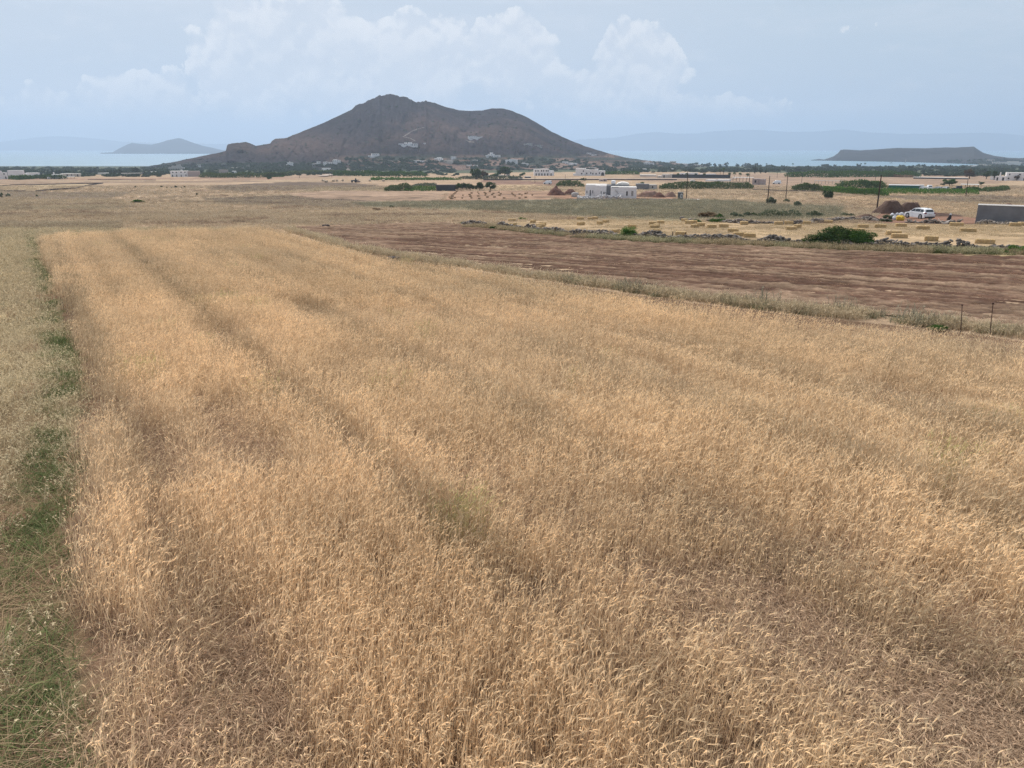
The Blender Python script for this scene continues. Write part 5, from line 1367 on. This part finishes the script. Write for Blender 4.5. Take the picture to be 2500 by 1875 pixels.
# ------------------------------------------------------------------ earth heaps
def heap(px, py, w, h, label, mat, seed=1, depth=.6, peak=1.4, lumps=.12):
    p = at(px, py); s = mpp(p); W = w * s / 2; H = h * s; Dp = W * depth; n = 46; V = []; Fc = []
    g = np.linspace(-1, 1, n); X, Y = np.meshgrid(g, g); Rr = np.sqrt(X**2 + Y**2); ang = np.arctan2(Y, X)
    Rm = 1 - .22 * fbm(np.cos(ang) * 1.5 + 5, np.sin(ang) * 1.5 + seed, seed)
    k = np.clip(1 - Rr / Rm, 0, 1); Z = k ** (1 / peak) if peak < 1 else np.minimum(1, k * peak) ** .9
    Z = Z * (1 + (fbm(X * 2 + seed, Y * 2, seed, 3) - .5) * .7) + (fbm(X * 9, Y * 9 + seed, seed + 4, 3) - .5) * lumps * (k > 0)
    Z = np.where(k > 0, np.maximum(Z, -.02), -.12)
    idx = np.arange(n * n).reshape(n, n); F_ = np.stack([idx[:-1, :-1], idx[:-1, 1:], idx[1:, 1:], idx[1:, :-1]], -1).reshape(-1, 4)
    V = np.stack([X * W, Y * Dp, Z * H], -1); o = link('earth_heap', new_mesh('earth_heap', V, F_, M[mat]), None, p + Vector((0, Dp * .55, 0)), bearing(p)); 
    return tag(o, label, 'earth heap')
heap(2176,522,88,26,'rounded brown earth heap with the tall pole at its left side','earthb',2,.55,1.7)
heap(2226,520,72,23,'second brown earth heap directly behind the white car','earthb',5,.5,1.8)
heap(2118,535,70,10,'low brown earth spill left of the rubbish sacks','earthb',7,.5,1.2,.25)
heap(2300,528,150,9,'long flat brown bank of earth right of the white car','earthb',9,.25,1.1,.2)
heap(1358,477,50,23,'pointed red earth heap left of the house under construction','earth',3,.8,1.05)
heap(1393,476,46,13,'lower red earth heap joined right of the pointed one','earth',4,.7,1.3)
heap(1585,481,70,13,'pale reddish earth bank right behind the new house','earthp',6,.4,1.8)
heap(1610,482,40,11,'dark red earth heap lying on the pale bank','earth',8,.5,1.3)
heap(1637,481,36,11,'pale sandy earth heap left of the kiosk','earthp',10,.5,1.6)
heap(2464,502,24,5,'little red earth heap showing over the grey building','earth',11,.5,1.5)

# ------------------------------------------------------------------ house under construction
def new_house():
    p = at(1500, 484); s = mpp(p); t = thing('unfinished_house', 'white house under construction with a vaulted roof and a white water tank on top', 'house', p, bearing(p))
    X = lambda a: (a - 1500) * s
    def cx(c): return X(1400 + c / 7.373)                    # crop pixels of the close-up
    H2 = 3.55
    # front right block
    m = MB(); m.box(cx(665), cx(800), .3, 6, -1, H2 - .1); m.box(cx(800), cx(990), .0, 6.02, -1, H2 + .02); m.box(cx(990), cx(1125), -.5, 6.04, -1, H2 + .08)
    m.build('wall', M['white'], t, label='right wall block with stair marks')
    # recessed wall in a darker grey than its neighbours
    m = MB(); m.box(cx(588), cx(664.5), 3.2, 8, -1, H2 + .35); m.build('wall', M['grey'], t, label='dark grey recessed wall')
    # left block, farther back
    m = MB(); m.box(cx(200), cx(383), 6.2, 15, -1, H2 + .32); m.box(cx(383), cx(462), 4.2, 15.02, -1, H2 + .4); m.box(cx(462), cx(587.5), 3.4, 15.04, -1, H2 + .28)
    m.build('wall', M['white'], t, label='left wall block with slit windows')
    m = MB(); m.box(cx(205), cx(585), 7, 14.6, H2 + .41, H2 + .50); m.build('roof', M['lightconc'], t)
    m = MB(); m.box(cx(670), cx(1120), .6, 5.5, H2 + .09, H2 + .15); m.build('roof', M['lightconc'], t)
    m = MB(); m.box(cx(590), cx(1000), 6.1, 12, -1, H2 + .5); m.build('wall', M['grey'], t, label='grey rear block carrying the vault')
    # vault
    prof = [(cx(770), H2 + .5)]
    for i in range(13):
        a = math.pi * (1 - i / 12); prof.append(((cx(770) + cx(1000)) / 2 + math.cos(a) * (cx(1000) - cx(770)) / 2, H2 + .5 + math.sin(a) * .85))
    m = MB(); m.prism(prof, 6.4, 13.5); m.build('vault', M['lightconc'], t)
    # tank
    tk_ = thing('x', None, None, (0,0,0)) if False else None
    m = MB(); zt = H2 + .55; xc = (cx(665) + cx(750)) / 2
    m.tube((xc, 8, zt + .35), (xc, 8, zt + 1.25), .78, .78, 16); m.tube((xc, 8, zt + 1.25), (xc, 8, zt + 1.45), .78, .35, 16); m.build('water_tank', M['white'], t)
    m = MB(); m.box(xc - .7, xc + .7, 7.4, 8.6, zt - .05, zt + .35); m.build('tank_stand', M['concrete'], t)
    for a, b, z0, z1, y, nm in ((282, 300, .1, 2.3, 6.2, 'door'), (330, 343, 1.2, 2.2, 6.2, 'window'), (222, 236, 1.2, 2.1, 6.2, 'window'), (487, 500, 1.2, 2.1, 3.4, 'window'), (535, 548, 1.1, 1.9, 3.4, 'window'), (485, 500, .2, .9, 3.4, 'window'),
                           (944, 970, .9, 2.3, 0, 'window'), (1027, 1075, .8, 2.5, -.5, 'window')):
        m = MB(); m.box(cx(a), cx(b), y - .03, y + .05, z0, z1); f = m.build(nm, M['lightconc' if a == 1027 else 'concrete'] if a > 1000 else M['glass'], t)
        if a == 1027:
            for q in (1, 2, 3):
                m = MB(); x = cx(a) + (cx(b) - cx(a)) * q / 4; m.box(x - .05, x + .05, y - .06, y - .035, z0, z1); m.build('bar', M['rust'], f)
        if a == 944:
            m = MB(); m.box(cx(a) - .08, cx(a), y - .05, y + .03, z0 - .05, z1 + .05); m.box(cx(b), cx(b) + .08, y - .05, y + .03, z0 - .05, z1 + .05); m.build('frame', M['white'], f)
    # outer stair stringers on the right block
    m = MB()
    for i in range(4): m.box(cx(745 + i * 17), cx(762 + i * 17), -.22, .295 if i < 3 else -.01, 2.6 - i * .38, 2.75 - i * .38)
    m.build('stair', M['concrete'], t)
    # leaning props
    for a, b in ((545, 575), (520, 560)):
        m = MB(); m.tube((cx(a), 1.2, 0), (cx(b), 3.1, 1.9), .05, .05, 6); m.build('prop', M['rust'], t)
new_house()
def rubble():
    r = random.Random(5); p = at(1480, 486); o0 = p.copy(); items = []; s = mpp(p)
    for i in range(420):
        px = r.uniform(1410, 1518); py = 486.5 - 4.5 * r.random() + (1518 - px) * .0
        q = at(px, py); k = .35 + .65 * float(vn(px / 14., 0, 4)); sz = r.uniform(.2, .5)
        z = r.random() * 1.25 * k
        items.append((q - o0 + Vector((0, 0, z)), (sz * r.uniform(.6, 1.3), sz, sz * r.uniform(.3, .8)), Euler((r.uniform(0, 3), r.uniform(0, 3), r.uniform(0, 6)))))
    o = link('rubble_heap', pile_mesh('rubble_heap', items, M['rub']), None, o0); tag(o, 'long heap of white and grey building rubble before the new house', 'rubble')
M['rub'] = pmat('building_rubble', (.62, .58, .56), (.20, .20, .22), .9, .95)
rubble()
def low_wall():
    a, b = at(1400, 488.5), at(1655, 487.5); o0 = a.copy(); d = (b - a).normalized(); n = Vector((-d.y, d.x, 0)) * .15; l = (b - a).length; m = MB()
    A, Bq = Vector(), b - a; up = Vector((0, 0, .28)); dn = Vector((0, 0, -.4))
    m.add([A - n + dn, Bq - n + dn, Bq + n + dn, A + n + dn, A - n + up, Bq - n + up, Bq + n + up, A + n + up], [(0,3,2,1),(4,5,6,7),(0,1,5,4),(1,2,6,5),(2,3,7,6),(3,0,4,7)])
    tag(m.build('boundary_wall', M['concrete'], None, o0), 'low concrete boundary wall running from the new house to the kiosk', 'wall')
low_wall()
def kiosk():
    p = at(1660.5, 487.5); s = mpp(p); t = thing('meter_kiosk', 'small grey concrete kiosk with a white framed opening beside the pole', 'kiosk', p, bearing(p)); W = 13 * s; H = 17 * s
    m = MB(); m.box(-W/2, W/2, 0, 1.4, -.3, H); m.build('body', M['darkconc'], t)
    m = MB(); m.box(-W/2 - .06, W/2 + .06, -.06, 1.46, H + .002, H + .1); m.build('cap', M['concrete'], t)
    m = MB(); m.box(W*.02, W*.36, -.03, .05, H*.22, H*.82); f = m.build('meter_box', M['white'], t); m = MB(); m.box(W*.12, W*.26, -.05, -.034, H*.33, H*.72); m.build('opening', M['glass'], f)
    m = MB(); m.tube((W*.1, .7, H), (W*.1, .7, H + 1.2), .03); m.build('conduit', M['rust'], t)
M['darkconc'] = pmat('dark_concrete', (.12, .125, .125), (.09, .095, .1), 2, .95)
kiosk()
mbp = MB(); a, b = at(1668, 486.5), at(1712, 487.5); up = Vector((0, 0, .03)); w_ = Vector((0, 5, 0)); mbp.add([a + up, b + up, b + w_ + up + Vector((0,0,gz(0, b.y + 5) - b.z)), a + w_ + up + Vector((0,0,gz(0, a.y + 5) - a.z))], [(0,1,2,3)])
tag(mbp.build('path', M['lightconc']), kind='structure')
# ------------------------------------------------------------------ grey building at the right edge
def grey_building():
    p = at(2380, 545); s = mpp(p); t = thing('grey_building', 'flat roofed grey rendered building cut by the right frame edge', 'building', p, bearing(p) - .02); H = 42 * s * 1.02; W = 190 * s
    m = MB(); m.box(0, W, 0, 2.4, -1, H); m.build('wall', M['grey'], t)
    m = MB(); m.box(-.05, W + .05, -.05, 2.45, H + .003, H + .05); m.build('roof', M['concrete'], t)
    m = MB(); m.box(W * .98, W + .01, -.1, 0, .0, .3); m.build('plinth', M['concrete'], t)
grey_building()

# ------------------------------------------------------------------ vehicles
def wheel_mb(r=.32, w=.21):
    m = MB(); m.tube((0, -w/2, 0), (0, w/2, 0), r, r, 20); return m
def car(loc, rz, label, paint='carwhite', detail=True, Lc=4.25, Wc=1.78, Hc=1.5, van=False, group=None):
    t = thing('parked_car', label, 'car' if not van else 'van', loc, rz, group)
    # side profile, front towards +y
    h = Hc / 1.5; n = 15
    low = [(-2.08,.32),(-2.12,.62),(-2.06,.95),(-1.8,1.0),(-1.2,.98),(-.3,.95),(.55,.93),(1.2,.88),(1.75,.76),(2.05,.58),(2.1,.34),(1.95,.2),(0,.17),(-1.95,.2)]
    top = [(-1.98,.96),(-1.72,1.36),(-1.45,1.46),(-.7,1.5),(0,1.49),(.45,1.42),(1.15,.90)] if not van else [(-2.02,.96),(-1.98,1.4),(-1.9,1.5),(-.7,1.52),(.5,1.5),(.8,1.42),(1.5,.88)]
    import bmesh
    def loft(prof, w0, wt, zt0, zt1, nm, mt, xs=(-1, -.93, 0, .93, 1), sh=(.93, 1.0, 1.0, 1.0, .93), parent=t):
        V = []; k = len(prof)
        cy = sum(a[0] for a in prof) / k; cz = sum(a[1] for a in prof) / k
        for x, q in zip(xs, sh):
            for (y, z) in prof:
                f = min(1, max(0, (z - zt0) / (zt1 - zt0))); wd = w0 + (wt - w0) * f
                V.append((x * wd / 2 * Wc / 1.78, (cy + (y - cy) * q) * Lc / 4.25, (cz + (z - cz) * q) * h))
        Fc = []
        for i in range(len(xs) - 1):
            for j in range(k): a = i * k + j; b = i * k + (j + 1) % k; Fc.append((a, b, b + k, a + k))
        Fc += [tuple(range(k)), tuple(range((len(xs) - 1) * k, len(xs) * k))[::-1]]
        m = MB(); m.add(V, Fc); return m.build(nm, M[mt], parent, smooth=False)
    body = loft(low, 1.78, 1.70, .5, 1.0, 'body', paint)
    cabin = loft(top, 1.62, 1.22, .95, 1.5, 'cabin', paint)
    if not detail: 
        m = MB(); m.box(-.62, .62, -2.02, -1.9, 1.05 * h, 1.32 * h); m.build('window', M['glass'], t)
    else:
        # rear window on the tailgate, side windows, lamps, plate
        m = MB(); m.add([(-.60,-1.975,1.06),(.60,-1.975,1.06),(.52,-1.79,1.36),(-.52,-1.79,1.36)], [(0,1,2,3)]); o = m.build('rear_window', M['glass'], t)
        for sgn in (-1, 1):
            def side(y0, y1, y2, y3, z0, z1, nm):
                w0 = (.81 - (z0 - .95) * .364) + .012; w1 = (.81 - (z1 - .95) * .364) + .012
                m = MB(); m.add([(sgn*w0, y0, z0), (sgn*w0, y1, z0), (sgn*w1, y2, z1), (sgn*w1, y3, z1)], [(0,1,2,3)]); return m.build(nm, M['glass'], t)
            side(-1.72, -1.0, -1.02, -1.5, 1.0, 1.36, 'side_window'); side(-.94, .0, -.02, -.96, 1.0, 1.40, 'side_window'); side(.06, .92, .38, .04, 1.0, 1.38, 'side_window')
            m = MB(); m.box(sgn*.62 if sgn > 0 else -.86, .86 if sgn > 0 else -.62, -2.13, -1.9, .80, .97); m.build('tail_lamp', M['redlens'], t)
            m = MB(); m.box(min(sgn*.86, sgn*1.02), max(sgn*.86, sgn*1.02), .62, .80, .98, 1.10); m.build('mirror', M[paint], t)
            m = MB(); m.box(min(sgn*.55, sgn*.84), max(sgn*.55, sgn*.84), 1.88, 2.02, .60, .74); m.build('headlight', M['tin'], t)
            for y in (-.15, -.8):
                m = MB(); m.box(min(sgn*.885, sgn*.91), max(sgn*.885, sgn*.91), y - .1, y + .1, .80, .84); m.build('door_handle', M[paint], t)
        m = MB(); m.add([(-.66, 1.08, .955), (.66, 1.08, .955), (.56, .52, 1.40), (-.56, .52, 1.40)], [(0,1,2,3)]); m.build('windscreen', M['glass'], t)
        m = MB(); m.box(-.26, .26, -2.15, -2.10, .66, .78); m.build('number_plate', M['lightconc'], t)
        m = MB(); m.box(-.80, .80, -2.14, -1.98, .24, .42); m.build('bumper', M['black'], t)
        m = MB(); m.box(-.02, .02, -1.5, -1.45, 1.47, 1.62); m.build('aerial', M['black'], t)
    for x in (-.80, .80):
        for y in (-1.27, 1.30):
            w = wheel_mb(.33, .22); v = [(a[1] + x * Wc / 1.78, a[0] + y * Lc / 4.25, a[2] + .32) for a in w.v]
            mw = MB(); mw.add([(vx, vy, vz) for vx, vy, vz in v], w.f); wo = mw.build('wheel', M['tyre'], t)
            if detail:
                sg = 1 if x > 0 else -1
                rm = MB(); rm.tube((x + sg * .105, y, .32), (x + sg * .125, y, .32), .23, .21, 14); ro = rm.build('rim', M['rim'], wo)
                am = MB(); am.tube((x + sg * .02, y, .34), (x + sg * .1, y, .34), .39, .39, 18); am.build('wheel_arch', M['black'], t)
    return t
pc = at(2243, 533)
car(pc, math.atan2(-pc.x, pc.y) + R(40), 'white hatchback parked by the brown earth heaps, seen from behind', 'carwhite')
for px, py, k, lab, van, tn, w in ((2250,464,'carwhite','white estate car, leftmost of the cars behind the vineyard',False,1.5,0),(2267.5,463.5,'carwhite','tall white van among the cars behind the vineyard',True,.2,0),
                             (2286,464.5,'carsilver','silver car right of the white van behind the vineyard',False,1.3,0),(2306,464.5,'carsilver','pale car at the right of the cars behind the vineyard',False,.7,0),
                             (1337,450,'carwhite','white pickup van on the plain left of the new house',True,1.2,0),(1896,449.5,'carwhite','white van standing alone on the tan field by the poles',True,1.4,0)):
    q = at(px, py); c = car(q, bearing(q) + tn, lab, k, False, van=van); sc = 1.15 if van else 1.05
    c.scale = (sc, sc, sc * (1.25 if van else 1.05))
def tractor():
    p = at(866, 445.5); t = thing('tractor', 'dark little tractor working on the far field among round pale bales', 'tractor', p, bearing(p) + 1.4)
    m = MB(); m.box(-.5, .5, 0, 2.2, .8, 1.6); m.box(-.35, .35, -.3, 0, .7, 1.3); m.build('hood', M['darkconc'], t)
    m = MB(); m.box(-.7, .7, -1.2, -.31, .9, 2.6, .12); m.build('cab', M['glass'], t)
    for x, y, r_ in ((-.9, -.8, .85), (.9, -.8, .85), (-.8, 1.7, .5), (.8, 1.7, .5)):
        m = MB(); m.tube((x - .2, y, r_), (x + .2, y, r_), r_, r_, 14); m.build('wheel', M['tyre'], t)
    m = MB(); m.box(-1.6, 1.6, -3.6, -1.3, .3, .9, .1); m.build('plough', M['rust'], t)
tractor()
def rbale(seed):
    m = MB(); m.tube((-.65, 0, .62), (.65, 0, .62), .68, .68, 18); return m
rbm = rbale(1); rme = new_mesh('round_bale', rbm.v, rbm.f, M['balew'], False)
for X, Y, lab in ((657,466,'pale round bale, leftmost one on the far field'),(712,483,'pale round bale standing nearest, left part of the far field'),(840,468,'small pale round bale between the left ones and the pole'),(905,466,'flat pale round bale left of the tractor'),
                  (1007,462,'pale round bale left of the tractor, the bigger one'),(1273,460,'pale round bale just right of the tractor'),(1495,462,'pale round bale by the left end of the vineyard strip'),(1742,463,'pale round bale below the vineyard strip')):
    q = at(700 + X / 7.373, 380 + Y / 7.373); o = link('round_bale', rme, None, q, X * .37); o.scale = (1.25, 1.25, 1.15); tag(o, lab, 'round bale', 'round bales on the far field')
# rubbish sacks, scrap
def sacks():
    for px, py, w, h, mt, lab, sd in ((2178,533,13,13,'sackw','white crumpled rubbish sack, left one of the heap by the car',1),(2190,528,9,9,'sackw','small white sack at the back of the rubbish heap',2),(2200,529,10,11,'sackw','upright white sack behind the yellow one',3),
                               (2184,537,11,11,'sackw','bluish white sack in front left of the yellow one',4),(2197,538.5,18,14,'sacky','big bright yellow sack beside the white car',5)):
        p = at(px, py); s = mpp(p); import bmesh
        bm = bmesh.new(); bmesh.ops.create_icosphere(bm, subdivisions=4, radius=1)
        for v in bm.verts:
            n = v.co.normalized(); k = 1 + .5 * (float(fbm(n.x * 2.2 + sd, n.y * 2.2 + n.z * 2.7, sd, 4)) - .5) + .12 * abs(math.sin(n.x * 7 + n.z * 5 + sd)); v.co = n * k
            if v.co.z < -.75: v.co.z = -.75
            v.co.z += .75
        me = bpy.data.meshes.new('sack'); bm.to_mesh(me); bm.free(); me.materials.append(M[mt])
        o = link('rubbish_sack', me, None, p, sd); o.scale = (w * s * .5, w * s * .45, h * s * .52); tag(o, lab, 'sack', 'rubbish sacks by the car')
sacks()
def scrap():
    p = at(2304, 547); s = mpp(p); t = thing('scrap_piece', 'white curved scrap shell with a black upright part on the low stone wall', 'scrap', p, bearing(p) + .1); W = 27 * s
    V = []; n = 12
    for i in range(n + 1):
        u = i / n; x = (u - .5) * W; z = .18 + .42 * (2 * u - 1) ** 2
        V += [(x, -.3, z + .05), (x, .3, z), (x, .25, z - .12 * (1 - abs(2*u-1)) - .06), (x, -.25, z - .12 * (1 - abs(2*u-1)) - .02)]
    Fc = []
    for i in range(n):
        a = i * 4
        for j in range(4): Fc.append((a + j, a + (j+1) % 4, a + 4 + (j+1) % 4, a + 4 + j))
    Fc += [(0,1,2,3), tuple(n*4 + j for j in (3,2,1,0))]
    m = MB(); m.add(V, Fc); m.build('shell', M['white'], t)
    m = MB(); m.box(-W*.3, W*.12, -.26, .22, .16, .30, .05); m.build('seat', M['black'], t)
    m = MB(); m.tube((W*.22, 0, .5), (W*.42, 0, 1.05), .12, .09, 8); m.tube((W*.42, 0, .5), (W*.42, 0, 1.1), .14, .1, 8); m.build('handle', M['black'], t)
    m = MB(); m.tube((W*.40, 0, 1.1), (W*.44, 0, 1.25), .13, .1, 8); m.build('cap', M['sackw'], t)
scrap()
# boats in the bay at the right
def boat(px, py, L_, mast, label, mat='white'):
    d = ray(px, py); y = -CAMZ / d.z * d.y; p = Vector((d.x / d.y * y, y, 0)); t = thing('boat', label, 'boat', p, .4)
    m = MB(); V = []; 
    for x, w0 in ((-.5, .12), (-.25, .16), (.1, .15), (.35, .09), (.5, .0)):
        V += [(x * L_, -w0 * L_, 1.1), (x * L_, w0 * L_, 1.1), (x * L_, w0 * .5 * L_, -.4), (x * L_, -w0 * .5 * L_, -.4)]
    Fc = [(a*4+j, a*4+(j+1)%4, a*4+4+(j+1)%4, a*4+4+j) for a in range(4) for j in range(4)] + [(0,1,2,3),(19,18,17,16)]
    m.add(V, Fc); m.build('hull', M[mat], t)
    m = MB(); m.box(-.2*L_, .12*L_, -.08*L_, .08*L_, 1.1, 2.0, .2); m.build('cabin', M['glass'], t)
    if mast:
        m = MB(); m.tube((0,0,1), (0,0,mast), .35, .2, 6); m.build('mast', M['white'], t)
boat(2210,398.5,14,13,'white sailing boat with a tall mast moored in the bay')
boat(2176,398.4,13,0,'low dark motor boat left of the sailing boat','grey')

# ------------------------------------------------------------------ skyline trees and the mass of scrub beyond the plain
r = random.Random(31)
SKY = [(45,425,10,7),(60,424,9,5),(84,423,16,8),(130,425,6,11),(141,425,12,10),(151,424,14,8),(160,424,10,7),(178,423,8,6),(187,423,10,6),(198,422,10,5),(215,423,18,9),(226,423,14,9),(232,423,7,14),(246,423,10,6),(255,423,12,6),(271,422,8,8),
 (283,424,12,9),(291,424,14,11),(300,424,10,8),(309,422,10,6),(352,420,14,5),(362,420,12,6),
 (1704,409,8,5),(1717,409,14,9),(1728,409,14,11),(1745,409,9,10),(1758,409,7,8),(1773,409,10,12),(1800,409,8,9),(1813,408,7,7),(1820,408,10,9),(1828,408,10,9),(1837,408,7,6),(1847,410,9,11),(1856,410,7,8),(1872,410,8,7),(1882,409,11,7),(1912,410,7,6),(1921,410,8,5),
 (2015,408,20,7),(2038,407,8,5),(2050,409,6,4),(2059,408,6,4),(2083,409,10,4),(2096,411,10,9),(2104,412,7,7),(2148,411,7,7),(2161,410,6,6),(2171,414,10,9),(2181,415,12,9),(2196,411,8,9),(2206,411,12,8),(2222,417,14,13),(2240,408,14,7),
 (2255,411,12,10),(2272,415,12,11),(2289,414,13,10),(2301,418,10,8),(2320,412,12,9),(2335,413,11,8),(2350,415,10,9),(2372,419,12,9),(2384,417,10,8),(2400,424,14,12),(2416,412,12,8),(2440,416,14,9),(2470,412,16,9),(2492,416,14,9),
 (1843,424,14,18),(1857,424,8,14),(1868,423,16,8),(1660,396,8,4),(1626,393,4,4),(1690,404,8,5)]
desc = ['rounded', 'wide low', 'narrow', 'lopsided', 'dense', 'ragged']
def near_of(px):
    for lim, nm in ((70, 'above the big blank white house'), (170, 'above the long white houses at left'), (260, 'over the low pale roof at left'), (380, 'left of where the hill meets the sea'), (1700, 'on the low ridge by the sea'),
                    (1780, 'on the shore above the dark hotel wall'), (1890, 'on the shore above the thin white canopy'), (1990, 'on the shore above the tan fields'), (2110, 'on the shore below the headland tip'),
                    (2215, 'by the bay left of the sailing boat'), (2330, 'by the inner bay under the headland'), (2600, 'before the village at the headland foot')):
        if px < lim: return nm
cnt = {}
ordw = ['first', 'second', 'third', 'fourth', 'fifth', 'sixth', 'seventh', 'eighth', 'ninth', 'tenth', 'eleventh', 'twelfth', 'thirteenth', 'fourteenth', 'fifteenth', 'sixteenth', 'seventeenth', 'eighteenth']
SKY.sort()
for i, (px, py, w, h) in enumerate(SKY):
    nm = near_of(px); j = cnt.get(nm, 0); cnt[nm] = j + 1
    shp = 'narrow' if h > w * 1.15 else 'wide low' if w > h * 1.6 else 'rounded'
    tree(px, py, w * 1.1, h * 1.1, '%s dark tree %s, %s from left' % (shp, nm, ordw[j]), 'far', 'round', 2, i, 'skyline_tree', 'tree', .08, 'dark trees along the shore')
for j, (px, py, w, h, lab) in enumerate([(97,420,6,9,'left palm of a close pair on the left skyline'),(104,420,6,9,'right palm of a close pair on the left skyline'),(316,419,5,9,'left one of two thin palms beside the dome shaped tree'),(322,419,5,9,'right one of two thin palms beside the dome shaped tree'),
    (1935,408,6,10,'single palm on the skyline above the tall poles'),(1871,406,6,8,'palm over the small pink white house on the skyline'),(2092,408,6,9,'left palm of three together on the bay shore'),(2101,408,6,10,'middle palm of three together on the bay shore'),(2111,408,7,11,'right palm of three together on the bay shore')]):
    palm(px, py, w, h, lab, j + 3)
def mass(name, label, polys, n, kind, seed, hpx, kinds=('round', 'flat'), snap=False):
    rs = np.random.RandomState(seed); P = []; S = []
    cr = [crown(kind, k, 3, s_) for k in kinds for s_ in (0, 1)]
    for poly, cnt_ in zip(polys, n):
        xs = [q[0] for q in poly]; ys = [q[1] for q in poly]; k = 0
        while k < cnt_:
            px = rs.uniform(min(xs), max(xs)); py = rs.uniform(min(ys), max(ys))
            if not inpoly(np.array([px]), np.array([py]), poly)[0]: k += .2; continue
            if float(fbm(px / 22., py / 2.6, seed, 3)) < .40: k += .3; continue
            p = hit(px, py); s = mpp(p); hh = hpx * s * rs.uniform(.5, 1.15); w = hh * rs.uniform(.8, 2.4); k += 1
            P.append((p.x, p.y, p.z - .1 * hh)); S.append((w * .7, w * .7, hh / 2))
    n_ = len(P); return scatter(name, label, 'scrub', P, rnd_rot(n_, rs), S, np.ones((n_, 3)), cr)
mass('scrub_belt', 'dark belt of scrub, reeds and orchards between the fields and the hill', [
    [(380,404),(700,398),(1000,400),(1100,408),(1120,430),(860,428),(640,430),(400,426)], [(-20,421),(240,421),(400,420),(400,432),(200,432),(-20,430)], [(840,386),(1000,386),(1130,396),(1120,404),(850,400)], [(1130,386),(1480,392),(1560,414),(1480,420),(1140,414)],
    [(1500,396),(1700,402),(1700,412),(1500,410)], [(-60,411.5),(400,411.5),(400,422),(-60,422)]], (1300, 450, 150, 330, 180, 420), 'far', 61, 6)
mass('tree_belt', 'dense dark green belt of trees and reeds along the shore at right', [[(1480,411),(1900,410),(2160,411),(2230,412),(2520,404),(2520,428),(2380,432),(2240,429),(1900,420),(1700,422),(1480,421)]], (1900,), 'far', 62, 7)
mass('hill_scrub', 'dark low bushes dotted over the slopes of the hill', [[(372,404),(600,356),(760,330),(900,262),(960,245),(1100,275),(1240,272),(1350,335),(1500,386),(1400,390),(840,388),(600,400)]], (650,), 'far', 63, 2.6, ('flat',))
mass('headland_scrub', 'scrub and garden trees over the foot of the right headland', [[(2300,394),(2400,390),(2600,386),(2600,404),(2320,404)]], (260,), 'far', 64, 5)

# ------------------------------------------------------------------ haze
def haze():
    m = bpy.data.materials.new('haze'); m.use_nodes = True; t = NT(m.node_tree); t.n.clear(); out = t.node('ShaderNodeOutputMaterial')
    v = t.node('ShaderNodeVolumePrincipled'); v.inputs['Color'].default_value = (.54, .66, .83, 1); v.inputs['Density'].default_value = HAZE
    v.inputs['Anisotropy'].default_value = .35; t.l.new(v.outputs[0], out.inputs['Volume'])
    mb = MB(); mb.box(-19500, 19500, -4000, 18600, -70, 560); o = mb.build('haze', m); tag(o, 'pale blue sea haze filling the air over the land and sea', 'haze', None, 'stuff')
HAZE = 1.45e-4
haze()
